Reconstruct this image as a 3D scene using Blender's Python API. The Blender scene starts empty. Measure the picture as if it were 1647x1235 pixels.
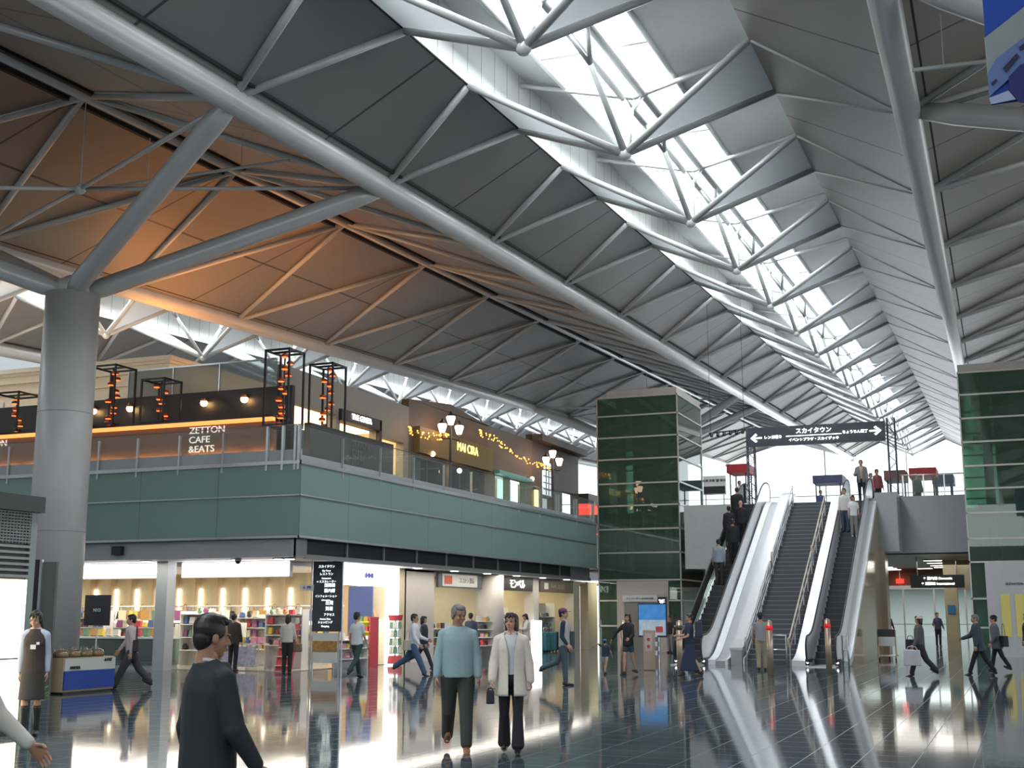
import bpy, bmesh, math, random
from mathutils import Vector, Matrix, Euler
R = math.radians
S = bpy.context.scene
COL = S.collection
random.seed(7)
# ---------------------------------------------------------------- camera
CH = 1.6
YAW, PITCH = R(22.0), math.atan(370.5/2000)
cd = bpy.data.cameras.new('camera'); cam = bpy.data.objects.new('camera', cd); COL.objects.link(cam)
cd.sensor_width = 36.0; cd.lens = 2000/1647*36.0; cd.clip_end = 600; cd.clip_start = .05
cam.location = (0, 0, CH); cam.rotation_euler = (R(90)+PITCH, 0, YAW)
S.camera = cam
# ---------------------------------------------------------------- exposure
S.view_settings.view_transform = 'Standard'; S.view_settings.look = 'None'
S.view_settings.gamma = 1.0; S.view_settings.use_curve_mapping = False
S.view_settings.exposure = 0.25
S.cycles.use_denoising = True
S.cycles.max_bounces = 8; S.cycles.diffuse_bounces = 4; S.cycles.glossy_bounces = 4
S.cycles.transparent_max_bounces = 24; S.cycles.transmission_bounces = 4
S.cycles.sample_clamp_indirect = 6.0; S.cycles.caustics_reflective = False; S.cycles.caustics_refractive = False
# ---------------------------------------------------------------- sky
w = bpy.data.worlds.new('sky'); S.world = w; w.use_nodes = True
nt = w.node_tree; nt.nodes.clear()
o = nt.nodes.new('ShaderNodeOutputWorld'); bg = nt.nodes.new('ShaderNodeBackground'); bg.inputs[1].default_value = 2.2
tc = nt.nodes.new('ShaderNodeTexCoord'); sp = nt.nodes.new('ShaderNodeSeparateXYZ'); cr = nt.nodes.new('ShaderNodeValToRGB')
mr = nt.nodes.new('ShaderNodeMapRange'); mr.inputs[1].default_value = -.2; mr.inputs[2].default_value = .3
nt.links.new(tc.outputs['Generated'], sp.inputs[0]); nt.links.new(sp.outputs[2], mr.inputs[0]); nt.links.new(mr.outputs[0], cr.inputs[0])
cr.color_ramp.elements[0].position = .35; cr.color_ramp.elements[0].color = (.25, .25, .25, 1)
cr.color_ramp.elements[1].position = .42; cr.color_ramp.elements[1].color = (.92, .96, 1.0, 1)
nt.links.new(cr.outputs[0], bg.inputs[0]); nt.links.new(bg.outputs[0], o.inputs[0])
# ---------------------------------------------------------------- roof frame: the roof climbs 3 degrees away from the camera
DX, DZ = -.0149, .0529
def rf(X, Z, Y): return Vector((X+DX*Y, Y, CH+Z+DZ*Y))
def area(name, loc, rot, sx, sy, power, color=(1, 1, 1), spread=180):
    l = bpy.data.lights.new(name, 'AREA'); l.shape = 'RECTANGLE'; l.size = sx; l.size_y = sy; l.energy = power; l.color = color
    l.spread = R(spread)
    ob = bpy.data.objects.new(name, l); ob.location = loc; ob.rotation_euler = rot; COL.objects.link(ob); return ob
SKYP = 2600; WARM = .15
for xv in (-8.75, -8.75-27.9):                                        # daylight above the two skylight strips
    for i in range(6):
        y = 4+24*i; p = rf(xv, 13.6, y)
        area('skylight_daylight', p, (R(3), 0, 0), 3.4, 23, SKYP*(1.0 if xv > -20 else 1.0), (.93, .97, 1))
# added fill lamp behind the camera; the wall there is closed
area('front_fill_light', (-8, -9, 9), (R(90), 0, 0), 44, 3.5, 1500, (.95, .98, 1))
area('far_window_daylight', (-12, 143.5, 12.5), (R(-90), 0, 0), 40, 13, 3500, (.93, .97, 1))
area('side_fill_light', (22.5, 40, 7.5), (0, R(90), 0), 8, 90, 5200, (.96, .98, 1))  # added fill lamp brightening the faces turned right; wall_right has no window
# ================================================================ materials
MATS = {}
def mat(name, col, rough=.5, metal=0, emit=0, ecol=None, noise=.08, scale=6, bump=0, coat=0, spec=None):
    if name in MATS: return MATS[name]
    m = bpy.data.materials.new(name); m.use_nodes = True; t = m.node_tree; b = t.nodes['Principled BSDF']
    b.inputs['Roughness'].default_value = rough; b.inputs['Metallic'].default_value = metal
    if coat: b.inputs['Coat Weight'].default_value = coat; b.inputs['Coat Roughness'].default_value = .05
    if spec is not None: b.inputs['Specular IOR Level'].default_value = spec
    n = t.nodes.new('ShaderNodeTexNoise'); n.inputs['Scale'].default_value = scale; n.inputs['Detail'].default_value = 3
    tcn = t.nodes.new('ShaderNodeTexCoord'); t.links.new(tcn.outputs['Object'], n.inputs['Vector'])
    mx = t.nodes.new('ShaderNodeMix'); mx.data_type = 'RGBA'
    a = [c*(1-noise) for c in col[:3]]+[1]; z = [min(1, c*(1+noise)) for c in col[:3]]+[1]
    mx.inputs[6].default_value = a; mx.inputs[7].default_value = z
    t.links.new(n.outputs['Fac'], mx.inputs[0]); t.links.new(mx.outputs[2], b.inputs['Base Color'])
    if bump:
        bp = t.nodes.new('ShaderNodeBump'); bp.inputs['Strength'].default_value = bump; bp.inputs['Distance'].default_value = .01
        t.links.new(n.outputs['Fac'], bp.inputs['Height']); t.links.new(bp.outputs[0], b.inputs['Normal'])
    if emit:
        b.inputs['Emission Color'].default_value = tuple((ecol or col)[:3])+(1,); b.inputs['Emission Strength'].default_value = emit
    MATS[name] = m; return m
def glass(name, tint, opac=.15, gloss=.25, rough=.02, diff=None):
    """thin architectural glass: see-through tint + mirror reflection + a little body colour"""
    if name in MATS: return MATS[name]
    m = bpy.data.materials.new(name); m.use_nodes = True; t = m.node_tree; t.nodes.clear()
    o = t.nodes.new('ShaderNodeOutputMaterial'); tr = t.nodes.new('ShaderNodeBsdfTransparent'); tr.inputs[0].default_value = (*tint, 1)
    gl = t.nodes.new('ShaderNodeBsdfGlossy'); gl.inputs['Roughness'].default_value = rough; gl.inputs[0].default_value = (.95, .98, .96, 1)
    fr = t.nodes.new('ShaderNodeLayerWeight'); fr.inputs[0].default_value = gloss
    m1 = t.nodes.new('ShaderNodeMixShader'); df = t.nodes.new('ShaderNodeBsdfDiffuse'); df.inputs[0].default_value = (*(diff or tint), 1)
    nz = t.nodes.new('ShaderNodeTexNoise'); nz.inputs['Scale'].default_value = .7
    mm = t.nodes.new('ShaderNodeMath'); mm.operation = 'MULTIPLY_ADD'; mm.inputs[1].default_value = .1; mm.inputs[2].default_value = max(0, opac-.05)
    t.links.new(nz.outputs['Fac'], mm.inputs[0]); t.links.new(mm.outputs[0], m1.inputs[0])
    t.links.new(tr.outputs[0], m1.inputs[1]); t.links.new(df.outputs[0], m1.inputs[2])
    m2 = t.nodes.new('ShaderNodeMixShader'); t.links.new(fr.outputs['Fresnel'], m2.inputs[0])
    if gloss <= 0: t.links.remove(m2.inputs[0].links[0]); m2.inputs[0].default_value = .03
    t.links.new(m1.outputs[0], m2.inputs[1]); t.links.new(gl.outputs[0], m2.inputs[2]); t.links.new(m2.outputs[0], o.inputs[0])
    MATS[name] = m; return m
def glow(name, col, e, noise=.0):
    return mat(name, col, .6, 0, e, col, noise)
def lined(name, col, lines, rough=.4, dark=.25, metal=0, spec=.5, noise=.06):
    """panelled surface: joints at whole numbers of the UV map (u, v), widths given"""
    if name in MATS: return MATS[name]
    m = mat(name, col, rough, metal, noise=noise, scale=.35); m.node_tree.nodes['Principled BSDF'].inputs['Specular IOR Level'].default_value = spec
    t = m.node_tree; b = t.nodes['Principled BSDF']; src = b.inputs['Base Color'].links[0].from_socket
    uv = t.nodes.new('ShaderNodeUVMap'); s = t.nodes.new('ShaderNodeSeparateXYZ'); t.links.new(uv.outputs[0], s.inputs[0])
    last = None
    for k, wd in enumerate(lines):
        if not wd: continue
        f = t.nodes.new('ShaderNodeMath'); f.operation = 'PINGPONG'; f.inputs[1].default_value = .5; t.links.new(s.outputs[k], f.inputs[0])
        g = t.nodes.new('ShaderNodeMath'); g.operation = 'LESS_THAN'; g.inputs[1].default_value = wd; t.links.new(f.outputs[0], g.inputs[0])
        if last is None: last = g.outputs[0]
        else:
            h = t.nodes.new('ShaderNodeMath'); h.operation = 'MAXIMUM'; t.links.new(last, h.inputs[0]); t.links.new(g.outputs[0], h.inputs[1]); last = h.outputs[0]
    mx = t.nodes.new('ShaderNodeMix'); mx.data_type = 'RGBA'; mx.inputs[7].default_value = [c*dark for c in col[:3]]+[1]
    t.links.new(last, mx.inputs[0]); t.links.new(src, mx.inputs[6]); t.links.new(mx.outputs[2], b.inputs['Base Color'])
    return m
# ================================================================ mesh builder
class MB:
    def __init__(s): s.v = []; s.f = []; s.uv = {}
    def add(s, vs, fs):
        n = len(s.v); s.v += [Vector(v) for v in vs]; s.f += [tuple(n+i for i in f) for f in fs]; return s
    def box(s, x0, x1, y0, y1, z0, z1):
        if x0 > x1: x0, x1 = x1, x0
        if y0 > y1: y0, y1 = y1, y0
        if z0 > z1: z0, z1 = z1, z0
        return s.add([(x0,y0,z0),(x1,y0,z0),(x1,y1,z0),(x0,y1,z0),(x0,y0,z1),(x1,y0,z1),(x1,y1,z1),(x0,y1,z1)],
              [(3,2,1,0),(4,5,6,7),(0,1,5,4),(1,2,6,5),(2,3,7,6),(3,0,4,7)])
    def quad(s, a, b, c, d, uv=None):
        if uv: s.uv[len(s.f)] = uv
        return s.add([a, b, c, d], [(0, 1, 2, 3)])
    def slab(s, pts, th):
        """polygon pts (planar) thickened along its normal by th"""
        P = [Vector(p) for p in pts]; n = (P[1]-P[0]).cross(P[2]-P[0]).normalized()*th; k = len(P)
        return s.add(P+[p+n for p in P], [tuple(range(k-1, -1, -1)), tuple(range(k, 2*k))]+[(i, (i+1) % k, k+(i+1) % k, k+i) for i in range(k)])
    def tube(s, pts, r, n=8, cap=True):
        P = [Vector(p) for p in pts]; rr = r if isinstance(r, (list, tuple)) else [r]*len(P)
        base = len(s.v); prev = None
        for i, p in enumerate(P):
            d = (P[min(i+1, len(P)-1)]-P[max(i-1, 0)]).normalized()
            if prev is None: u = d.orthogonal().normalized()
            else:
                u = prev-d*prev.dot(d); u = u.normalized() if u.length > 1e-6 else d.orthogonal().normalized()
            prev = u; v = d.cross(u)
            for k in range(n):
                a = 2*math.pi*k/n; s.v.append(p+(u*math.cos(a)+v*math.sin(a))*rr[i])
        for i in range(len(P)-1):
            for k in range(n):
                a = base+i*n+k; b = base+i*n+(k+1) % n; s.f.append((a, b, b+n, a+n))
        if cap: s.f.append(tuple(base+k for k in range(n-1, -1, -1))); s.f.append(tuple(base+(len(P)-1)*n+k for k in range(n)))
        return s
    def lathe(s, prof, c=(0, 0, 0), n=20, sx=1, sy=1):
        base = len(s.v); cx, cy, cz = c
        for r, z in prof:
            for k in range(n):
                a = 2*math.pi*k/n; s.v.append(Vector((cx+r*sx*math.cos(a), cy+r*sy*math.sin(a), cz+z)))
        for i in range(len(prof)-1):
            for k in range(n):
                a = base+i*n+k; b = base+i*n+(k+1) % n; s.f.append((a, b, b+n, a+n))
        s.f.append(tuple(base+k for k in range(n-1, -1, -1))); s.f.append(tuple(base+(len(prof)-1)*n+k for k in range(n)))
        return s
    def ball(s, c, r, n=10, sz=1):
        m = max(4, n//2); prof = [(r*math.sin(math.pi*i/m)+1e-4, -r*sz*math.cos(math.pi*i/m)) for i in range(m+1)]
        return s.lathe(prof, c, n)
    def prism(s, pts, axis, a, b):
        """outline in the plane normal to axis ('x': (y,z), 'y': (x,z)), run from a to b"""
        def P(p, t): return (t, p[0], p[1]) if axis == 'x' else (p[0], t, p[1]) if axis == 'y' else (p[0], p[1], t)
        k = len(pts)
        return s.add([P(p, a) for p in pts]+[P(p, b) for p in pts], [tuple(range(k-1, -1, -1)), tuple(range(k, 2*k))]+[(i, (i+1) % k, k+(i+1) % k, k+i) for i in range(k)])
    def build(s, name, m, parent=None, smooth=False, bevel=0):
        off = Vector((0, 0, 0))
        if parent is not None:
            off = Vector(parent.location)
            if parent.parent: off += Vector(parent.parent.location)
            if parent.get('_local'): off = Vector((0, 0, 0))
        me = bpy.data.meshes.new(name)
        if parent is None and s.v:                                       # origin at the middle of the base
            xs = [v.x for v in s.v]; ys = [v.y for v in s.v]; zs = [v.z for v in s.v]
            off = Vector(((min(xs)+max(xs))/2, (min(ys)+max(ys))/2, min(zs)))
        me.from_pydata([v-off for v in s.v], [], s.f)
        if s.uv:
            ul = me.uv_layers.new(name='UVMap')
            for fi, uv in s.uv.items():
                for li, c in zip(me.polygons[fi].loop_indices, uv): ul.data[li].uv = c
        if not s.uv:
            bm = bmesh.new(); bm.from_mesh(me); bmesh.ops.recalc_face_normals(bm, faces=bm.faces); bm.to_mesh(me); bm.free()
        if smooth: me.shade_smooth()
        me.materials.append(m); ob = bpy.data.objects.new(name, me); COL.objects.link(ob)
        if parent is None: ob.location = off
        else: ob.parent = parent
        if bevel:
            bv = ob.modifiers.new('bevel', 'BEVEL'); bv.width = bevel; bv.segments = 2; bv.limit_method = 'ANGLE'
        return ob
def box(*a): return MB().box(*a)
def tag(o, label, cat, group=None, kind=None):
    o['label'] = label; o['category'] = cat
    if group: o['group'] = group
    if kind: o['kind'] = kind
    return o
def struct(o, kind='structure'): o['kind'] = kind; return o
def thing(name, label, cat, loc=(0, 0, 0), group=None, rz=0):
    e = bpy.data.objects.new(name, None); e.location = loc; e.rotation_euler = (0, 0, rz); e.empty_display_size = .2; COL.objects.link(e)
    tag(e, label, cat, group)
    if rz: e['_local'] = 1
    return e
KIDS = {}
def copy_tree(o, loc=None, rz=None, label=None, group=None, parent=None):
    c = o.copy(); COL.objects.link(c)
    if parent is not None: c.parent = parent
    for ch in list(o.children): copy_tree(ch, parent=c)
    if loc is not None: c.location = loc
    if rz is not None: c.rotation_euler = (0, 0, rz)
    if label: c['label'] = label
    if group: c['group'] = group
    return c
def text(body, size, m, loc, rot, name='lettering', parent=None, depth=.01, align='CENTER', w=None):
    cu = bpy.data.curves.new(name, 'FONT'); cu.body = body; cu.size = size; cu.extrude = depth; cu.align_x = align; cu.align_y = 'CENTER'
    cu.materials.append(m); ob = bpy.data.objects.new(name, cu); COL.objects.link(ob)
    me = bpy.data.meshes.new_from_object(ob); bpy.data.objects.remove(ob); bpy.data.curves.remove(cu)
    me.transform(Matrix.LocRotScale(Vector(loc), Euler(rot), Vector((w or 1, 1, 1))))
    ob = bpy.data.objects.new(name, me); COL.objects.link(ob)
    if parent is not None:
        off = Vector(parent.location)
        if parent.parent: off += Vector(parent.parent.location)
        ob.parent = parent; me.transform(Matrix.Translation(-off))
    return ob
# ---- pixel helper: the point where the photograph's pixel meets a real plane of the hall (X, Y or Z constant)
_fw = Vector((-math.sin(YAW)*math.cos(PITCH), math.cos(YAW)*math.cos(PITCH), math.sin(PITCH)))
_rt = Vector((math.cos(YAW), math.sin(YAW), 0)); _up = _rt.cross(_fw)
def ray(px, py): return _fw+_rt*((px-823.5)/2000)-_up*((py-617.5)/2000)
def atX(px, py, X): r = ray(px, py); return Vector((0, 0, CH))+r*(X/r.x)
def atY(px, py, Y): r = ray(px, py); return Vector((0, 0, CH))+r*(Y/r.y)
def atZ(px, py, Z=0.): r = ray(px, py); return Vector((0, 0, CH))+r*((Z-CH)/r.z)
ORD = ['first', 'second', 'third', 'fourth', 'fifth', 'sixth', 'seventh', 'eighth', 'ninth', 'tenth', 'eleventh', 'twelfth', 'thirteenth',
       'fourteenth', 'fifteenth', 'sixteenth', 'seventeenth', 'eighteenth', 'nineteenth', 'twentieth', 'twenty-first', 'twenty-second']
# ================================================================ roof
BAY = 7.2; Y00 = 21.2; K0, K1 = -4, 17; YA, YB = Y00+K0*BAY-BAY/2, 146.
XV = -8.0; G, EE, EZ, GZ, MZ = 6.75, 3.3, 11.6, 9.9, 12.45
EE = 3.55
panel = lined('roof_panel', (.30, .285, .27), (.006, .0), .42, .2, metal=.12)
panel2 = lined('ridge_panel_shaded', (.235, .215, .19), (.006, .012), .42, .2, metal=.12)  # same fabric as roof_panel, coloured darker to stand in for weaker ambient light
membrane = bpy.data.materials.new('roof_membrane'); membrane.use_nodes = True
_t = membrane.node_tree; _b = _t.nodes['Principled BSDF']; _b.inputs['Base Color'].default_value = (.55, .57, .58, 1); _b.inputs['Roughness'].default_value = .5
_tr = _t.nodes.new('ShaderNodeBsdfTranslucent'); _tr.inputs[0].default_value = (.62, .66, .68, 1); _mx = _t.nodes.new('ShaderNodeMixShader'); _mx.inputs[0].default_value = .16
_t.links.new(_b.outputs[0], _mx.inputs[1]); _t.links.new(_tr.outputs[0], _mx.inputs[2]); _t.links.new(_mx.outputs[0], _t.nodes['Material Output'].inputs[0])
boxwhite = lined('monitor_white', (.72, .73, .70), (.03, 0), .5, .6)
tubew = mat('white_steel', (.60, .605, .59), .32, .1, scale=1)
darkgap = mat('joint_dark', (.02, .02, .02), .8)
skyglass = glass('roof_glass', (.97, .99, 1), .03, 0, diff=(.8, .85, .9))
def strip(mb, x0, z0, x1, z1, ya, yb, v0=0, v1=1, th=.0):
    a, b, c, d = rf(x0, z0, ya), rf(x1, z1, ya), rf(x1, z1, yb), rf(x0, z0, yb)
    u0, u1 = (ya-Y00)/BAY+.5, (yb-Y00)/BAY+.5
    mb.quad(a, b, c, d, [(u0, v0), (u0, v1), (u1, v1), (u1, v0)])
def roof_shell(name, segs, m, th=.12):
    mb = MB()
    for (x0, z0, x1, z1, v0, v1) in segs: strip(mb, x0, z0, x1, z1, YA, YB, v0, v1)
    ob = mb.build(name, m); so = ob.modifiers.new('thick', 'SOLIDIFY'); so.thickness = th; so.offset = 1; struct(ob); return ob
VA = [XV, XV-27.9, XV+27.9]
roof_shell('ceiling', [(xv+s*G, GZ, xv+s*EE, EZ, 0, 1) for xv in VA[:2] for s in (-1, 1)]+[(XV+27.9-G, GZ, XV+27.9-EE, EZ, 0, 1), (XV+27.9-EE, EZ, XV+27.9+6, EZ, 0, 1)], panel)
def ridge_segs(xm):
    a = 27.9/2-G; return [(xm-a, GZ, xm, MZ, 0, 2), (xm, MZ, xm+a, GZ, 2, 4)]
roof_shell('ceiling', ridge_segs(XV-13.95)+ridge_segs(XV+13.95)+[(XV-27.9-G, GZ, XV-27.9-G-7.2, MZ, 0, 2)], panel2)
# skylight monitors: upright white side walls, soffits and glass
for vi, xv in enumerate(VA[:2]):
    mb = MB()
    for sgn in (-1, 1): strip(mb, xv+sgn*EE, EZ, xv+sgn*EE, 13.2, YA, YB, 0, 1)
    for f in mb.uv: mb.uv[f] = [(u*8, v) for u, v in mb.uv[f]]
    ob = mb.build('wall_skylight', boxwhite); struct(ob)
    mb = MB(); strip(mb, xv-EE, 13.2, xv-2.3, 12.75, YA, YB); strip(mb, xv+.7, 12.75, xv+EE, 13.2, YA, YB)
    ob = mb.build('ceiling_skylight', mat('soffit_grey', (.48, .49, .48), .5, .1)); struct(ob)
    so = ob.modifiers.new('thick', 'SOLIDIFY'); so.thickness = .1; so.offset = 0
    mb = MB(); strip(mb, xv-2.3, 12.8, xv+.7, 12.8, YA, YB)
    ob = mb.build('window_%d' % (vi+1), skyglass); struct(ob)
    fr = MB()
    for k in range(K0, K1+1):
        for q in (0,):
            y = Y00+(k+q)*BAY
            if YA < y < YB: fr.tube([rf(xv-2.3, 12.72, y), rf(xv+.7, 12.72, y)], .05, 6)
    for x in (xv-2.3, xv+.7): fr.tube([rf(x, 12.7, YA), rf(x, 12.7, YB)], .08, 6)
    struct(fr.build('trim_%d' % (vi+1), tubew, None, True))
    fr = MB()                                                          # the pair of ridge tubes under the glass
    for dx in (-.28, .28): fr.tube([rf(xv-.45+dx, 12.3, YA), rf(xv-.45+dx, 12.3, YB)], .11, 8)
    struct(fr.build('roof_beam', tubew, None, True))
# long girder tubes and ridge beams
gi = 0
for x, z, r in [(XV-G, GZ, .3), (XV+G, GZ, .3), (XV-27.9+G, GZ, .3), (XV-27.9-G, GZ, .3), (XV+27.9-G, GZ, .3)]:
    b = MB().tube([rf(x, z-.1, YA), rf(x, z-.1, YB)], r, 16).build('roof_beam', tubew, None, True); struct(b)
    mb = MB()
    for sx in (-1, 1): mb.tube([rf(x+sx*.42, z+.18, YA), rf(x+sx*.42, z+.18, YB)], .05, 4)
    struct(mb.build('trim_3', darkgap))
for xm in (XV-13.95, XV+13.95):
    b = MB().tube([rf(xm, MZ-.12, YA), rf(xm, MZ-.12, YB)], .16, 8).build('roof_beam', tubew, None, True); struct(b)
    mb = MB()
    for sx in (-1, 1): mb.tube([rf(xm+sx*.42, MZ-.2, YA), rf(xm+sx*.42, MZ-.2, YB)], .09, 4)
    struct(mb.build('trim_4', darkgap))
# edge tubes of the skylight slot
for xv in VA[:2]:
    for sgn in (-1, 1):
        struct(MB().tube([rf(xv+sgn*EE, EZ-.01, YA), rf(xv+sgn*EE, EZ-.01, YB)], .025, 4).build('trim_11', darkgap))
# zigzag tubes on the slopes
def zig(name, ks, f, r=.1):
    mb = MB()
    for k in ks:
        for a, b in f(Y00+k*BAY): mb.tube([a, b], r, 8)
    struct(mb.build(name, tubew, None, True))
KS = range(K0, K1+1)
KSi = [k for k in KS if Y00+k*BAY+1.8 < YB]
for xv, sgns in ((XV, (-1, 1)), (XV-27.9, (-1, 1)), (XV+27.9, (-1,))):
    for sg in sgns:
        zig('roof_beam', KSi, lambda y: [(rf(xv+sg*G, GZ-.05, y), rf(xv+sg*EE, EZ-.07, y+q)) for q in (-1.8, 1.8)])
for xm, sgns in ((XV-13.95, (-1, 1)), (XV+13.95, (-1, 1))):
    for sg in sgns:
        a = 27.9/2-G
        zig('roof_beam', [k for k in KSi if k > K0], lambda y: [(rf(xm+sg*a, GZ-.05, y), rf(xm+sg*.1, MZ-.12, y+q)) for q in (-3.6, 3.6)])
# V trusses hanging under the skylights: one thing each
def truss(xv, y, label, group):
    o0 = rf(xv, GZ-.1, y)
    t = thing('roof_truss', label, 'roof truss', o0, group)
    V = o0
    for sg in (-1, 1):
        a, b = rf(xv+sg*EE, EZ-.05, y-1.8), rf(xv+sg*EE, EZ-.05, y+1.8)
        for p in (a, b): MB().tube([V, p], [.1, .085], 8).build('chord', tubew, t, True)
        MB().add([V+Vector((0, 0, .12)), a+Vector((0, 0, .06)), b+Vector((0, 0, .06))], [(0, 1, 2)]).build('panel', membrane, t)
    for q in (-2.5, 2.5):
        if y+q > YB: continue
        r0 = rf(xv-.45, 12.25, y+q); m0 = V.lerp(r0, .72)
        MB().tube([V, m0], [.13 if q > 0 else .09, .07], 8).build('strut', tubew, t, True)
        for dx in (-.28, .28): MB().tube([m0, r0+Vector((dx, 0, 0))], .06, 6).build('strut', tubew, t, True)
        if q > 0:
            for sg in (-1, 1): MB().tube([r0, rf(xv+sg*EE, 12.9, y+1.9)], .075, 6).build('brace', tubew, t, True)
    MB().ball(V, .17, 10).build('joint', tubew, t, True)
    return t
vis = [k for k in KSi if k >= -1]
for k in vis:
    n = k-vis[0]
    truss(XV, Y00+k*BAY, 'white V-shaped steel truss under the main skylight, %s one from the camera' % ORD[n], 'V trusses under the main skylight')
for k in [k for k in KSi if k >= 0]:
    truss(XV-27.9, Y00+k*BAY, 'white V-shaped steel truss under the second skylight behind the cafe, %s one from the camera' % ORD[k], 'V trusses under the second skylight')
# ================================================================ walls, floor
floor_m = bpy.data.materials.new('polished_floor'); floor_m.use_nodes = True
t = floor_m.node_tree; b = t.nodes['Principled BSDF']; tcn = t.nodes.new('ShaderNodeTexCoord'); br = t.nodes.new('ShaderNodeTexBrick')
br.offset = 0; br.inputs['Scale'].default_value = 1; br.inputs['Brick Width'].default_value = .6; br.inputs['Row Height'].default_value = .6
br.inputs['Mortar Size'].default_value = .006; br.inputs['Color1'].default_value = (.055, .080, .100, 1); br.inputs['Color2'].default_value = (.064, .090, .110, 1)
br.inputs['Mortar'].default_value = (.14, .17, .19, 1); t.links.new(tcn.outputs['Object'], br.inputs['Vector']); t.links.new(br.outputs[0], b.inputs['Base Color'])
_rm = t.nodes.new('ShaderNodeMapRange'); _rm.inputs[3].default_value = .06; _rm.inputs[4].default_value = .28; t.links.new(br.outputs['Fac'], _rm.inputs[0]); t.links.new(_rm.outputs[0], b.inputs['Roughness']); b.inputs['IOR'].default_value = 1.55
nz = t.nodes.new('ShaderNodeTexNoise'); nz.inputs['Scale'].default_value = 1.2; t.links.new(tcn.outputs['Object'], nz.inputs['Vector'])
bp = t.nodes.new('ShaderNodeBump'); bp.inputs['Strength'].default_value = .025; bp.inputs['Distance'].default_value = .02; t.links.new(nz.outputs['Fac'], bp.inputs['Height']); t.links.new(bp.outputs[0], b.inputs['Normal'])
struct(box(-60, 24, -10, 150, -.2, 0).build('floor', floor_m))
wallg = mat('wall_grey', (.40, .42, .43), .5)
struct(box(24, 24.3, -10, 147, 0, 26).build('wall_right', wallg))
struct(box(-60.3, -60, -10, 147, 0, 24).build('wall_left', wallg))
struct(box(-60, 24, -10.3, -10, 0, 24).build('wall_front', wallg))
# far window wall
fm = MB()
for i in range(10): x = -56+9*i; fm.box(x-.06, x+.06, 145.8, 146, 0, 25)
for z in (9, 15): fm.box(-60, 24, 145.8, 146, z-.05, z+.05)
struct(fm.build('trim_5', tubew)); struct(box(-60, 24, 146, 146.03, 0, 25).build('window_3', skyglass))
# ================================================================ columns with branching struts
def column(x, y, ztop, label, rods=True):
    t = thing('support_column', label, 'column', (x, y, 0))
    MB().lathe([(.68, 0), (.68, ztop)], (x, y, 0), 40).build('shaft', mat('column_paint', (.47, .465, .445), .38, .0, scale=1), t, True)
    for z in (3.62, 6.62): MB().lathe([(.683, 0), (.683, .015)], (x, y, z), 40).build('seam', mat('seam_grey', (.2, .2, .2), .6), t)
    MB().lathe([(.45, 0), (.42, .35), (.2, .5)], (x, y, ztop), 24).build('cap', tubew, t, True)
    kx = x-DX*y
    nodes = []
    for sx in (-1, 1):
        for sy in (-3.6, 3.6):
            gx = kx+sx*(27.9/2-G); p = rf(gx, GZ-.1, y+sy); nodes.append(p); c = Vector((x+sx*.25, y+sy*.07, ztop+.1))
            q = c.lerp(p, .9)
            MB().tube([c, c.lerp(p, .05), q, p], [.2, .26, .26, .2], 14).build('strut', tubew, t, True)
    if rods:
        ctr = Vector((x, y, CH+11.05)); ctr.z = CH+9.74+DZ*y
        MB().ball(ctr, .16, 10).build('rod_joint', tubew, t, True)
        for p in nodes:
            d = (p-ctr).normalized(); MB().tube([ctr, p-d*.3], [.06, .06], 8).build('tie_rod', tubew, t, True)
        MB().tube([ctr, rf(kx, MZ-.2, y)], .015, 6).build('hanger', tubew, t)
    return t
XM = XV-13.95
column(XM+DX*24.8, 24.8, 9.75, 'thick round pale grey column beside the gift shop, with four branching struts at its top')
column(XM+DX*82.4, 24.8+57.6, 12.4, 'far grey column with branching struts behind the glass tower')
column(XV+13.95, 24.8, 9.75, 'column whose branching struts reach in at the upper right edge')
# ================================================================ left building (shops below, cafes above)
FX, FY, YE = -17.55, 28.45, 53.6                                      # side face, front face, far end of the green fascia
FL = -40.
green = lined('fascia_green_glass', (.21, .315, .275), (.004, .012), .28, .55, spec=.35)
grey = mat('beam_grey', (.36, .385, .40), .4)
steel = mat('brushed_steel', (.62, .64, .66), .28, .85)
white = mat('white_paint', (.72, .72, .70), .5)
beige = mat('beige_wall', (.50, .46, .41), .5)
black = mat('black_paint', (.015, .015, .018), .4)
dark = mat('dark_panel', (.035, .028, .026), .45)
mb = MB()
def fq(a, b, c, d, u, v): mb.quad(a, b, c, d, [(0, 0), (u, 0), (u, v), (0, v)])
mb.add([(FL, FY, 3.62), (FX, FY, 3.62), (FX, FY, 5.58), (FL, FY, 5.58), (FX, YE, 3.62), (FX, YE, 5.58)], [(0, 1, 2, 3), (1, 4, 5, 2)])
_u0, _u1 = -(FX-FL)/2.6, (YE-FY)/2.6; mb.uv = {0: [(_u0, 0), (0, 0), (0, 1), (_u0, 1)], 1: [(0, 0), (_u1, 0), (_u1, 1), (0, 1)]}
ob = struct(mb.build('wall_fascia', green)); so = ob.modifiers.new('t', 'SOLIDIFY'); so.thickness = .08; so.offset = -1
fr = MB()
for z, r in ((5.6, .05), (4.72, .018), (3.62, .03)):
    fr.box(FL, FX+.03, FY-.04, FY+.02, z-r, z+r); fr.box(FX-.02, FX+.04, FY-.04, YE, z-r, z+r)
struct(fr.build('trim_6', steel))
gb = MB().box(FL, FX-.3, FY+.15, FY+.35, 3.1, 3.62).box(FX-.4, FX-.3, FY+.25, FY+.9, 3.1, 3.62)      # soffit beam
gb.box(FX-.4, FX-.3, FY+.9, YE, 3.08, 3.2).box(FX-.45, FX-.35, 51, YE, 3.1, 3.62)
struct(gb.build('trim_7', grey))
dk = MB().box(FX-.42, FX-.36, FY+.9, 51, 3.2, 3.62); struct(dk.build('trim_8', black))
mu = MB()
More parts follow.
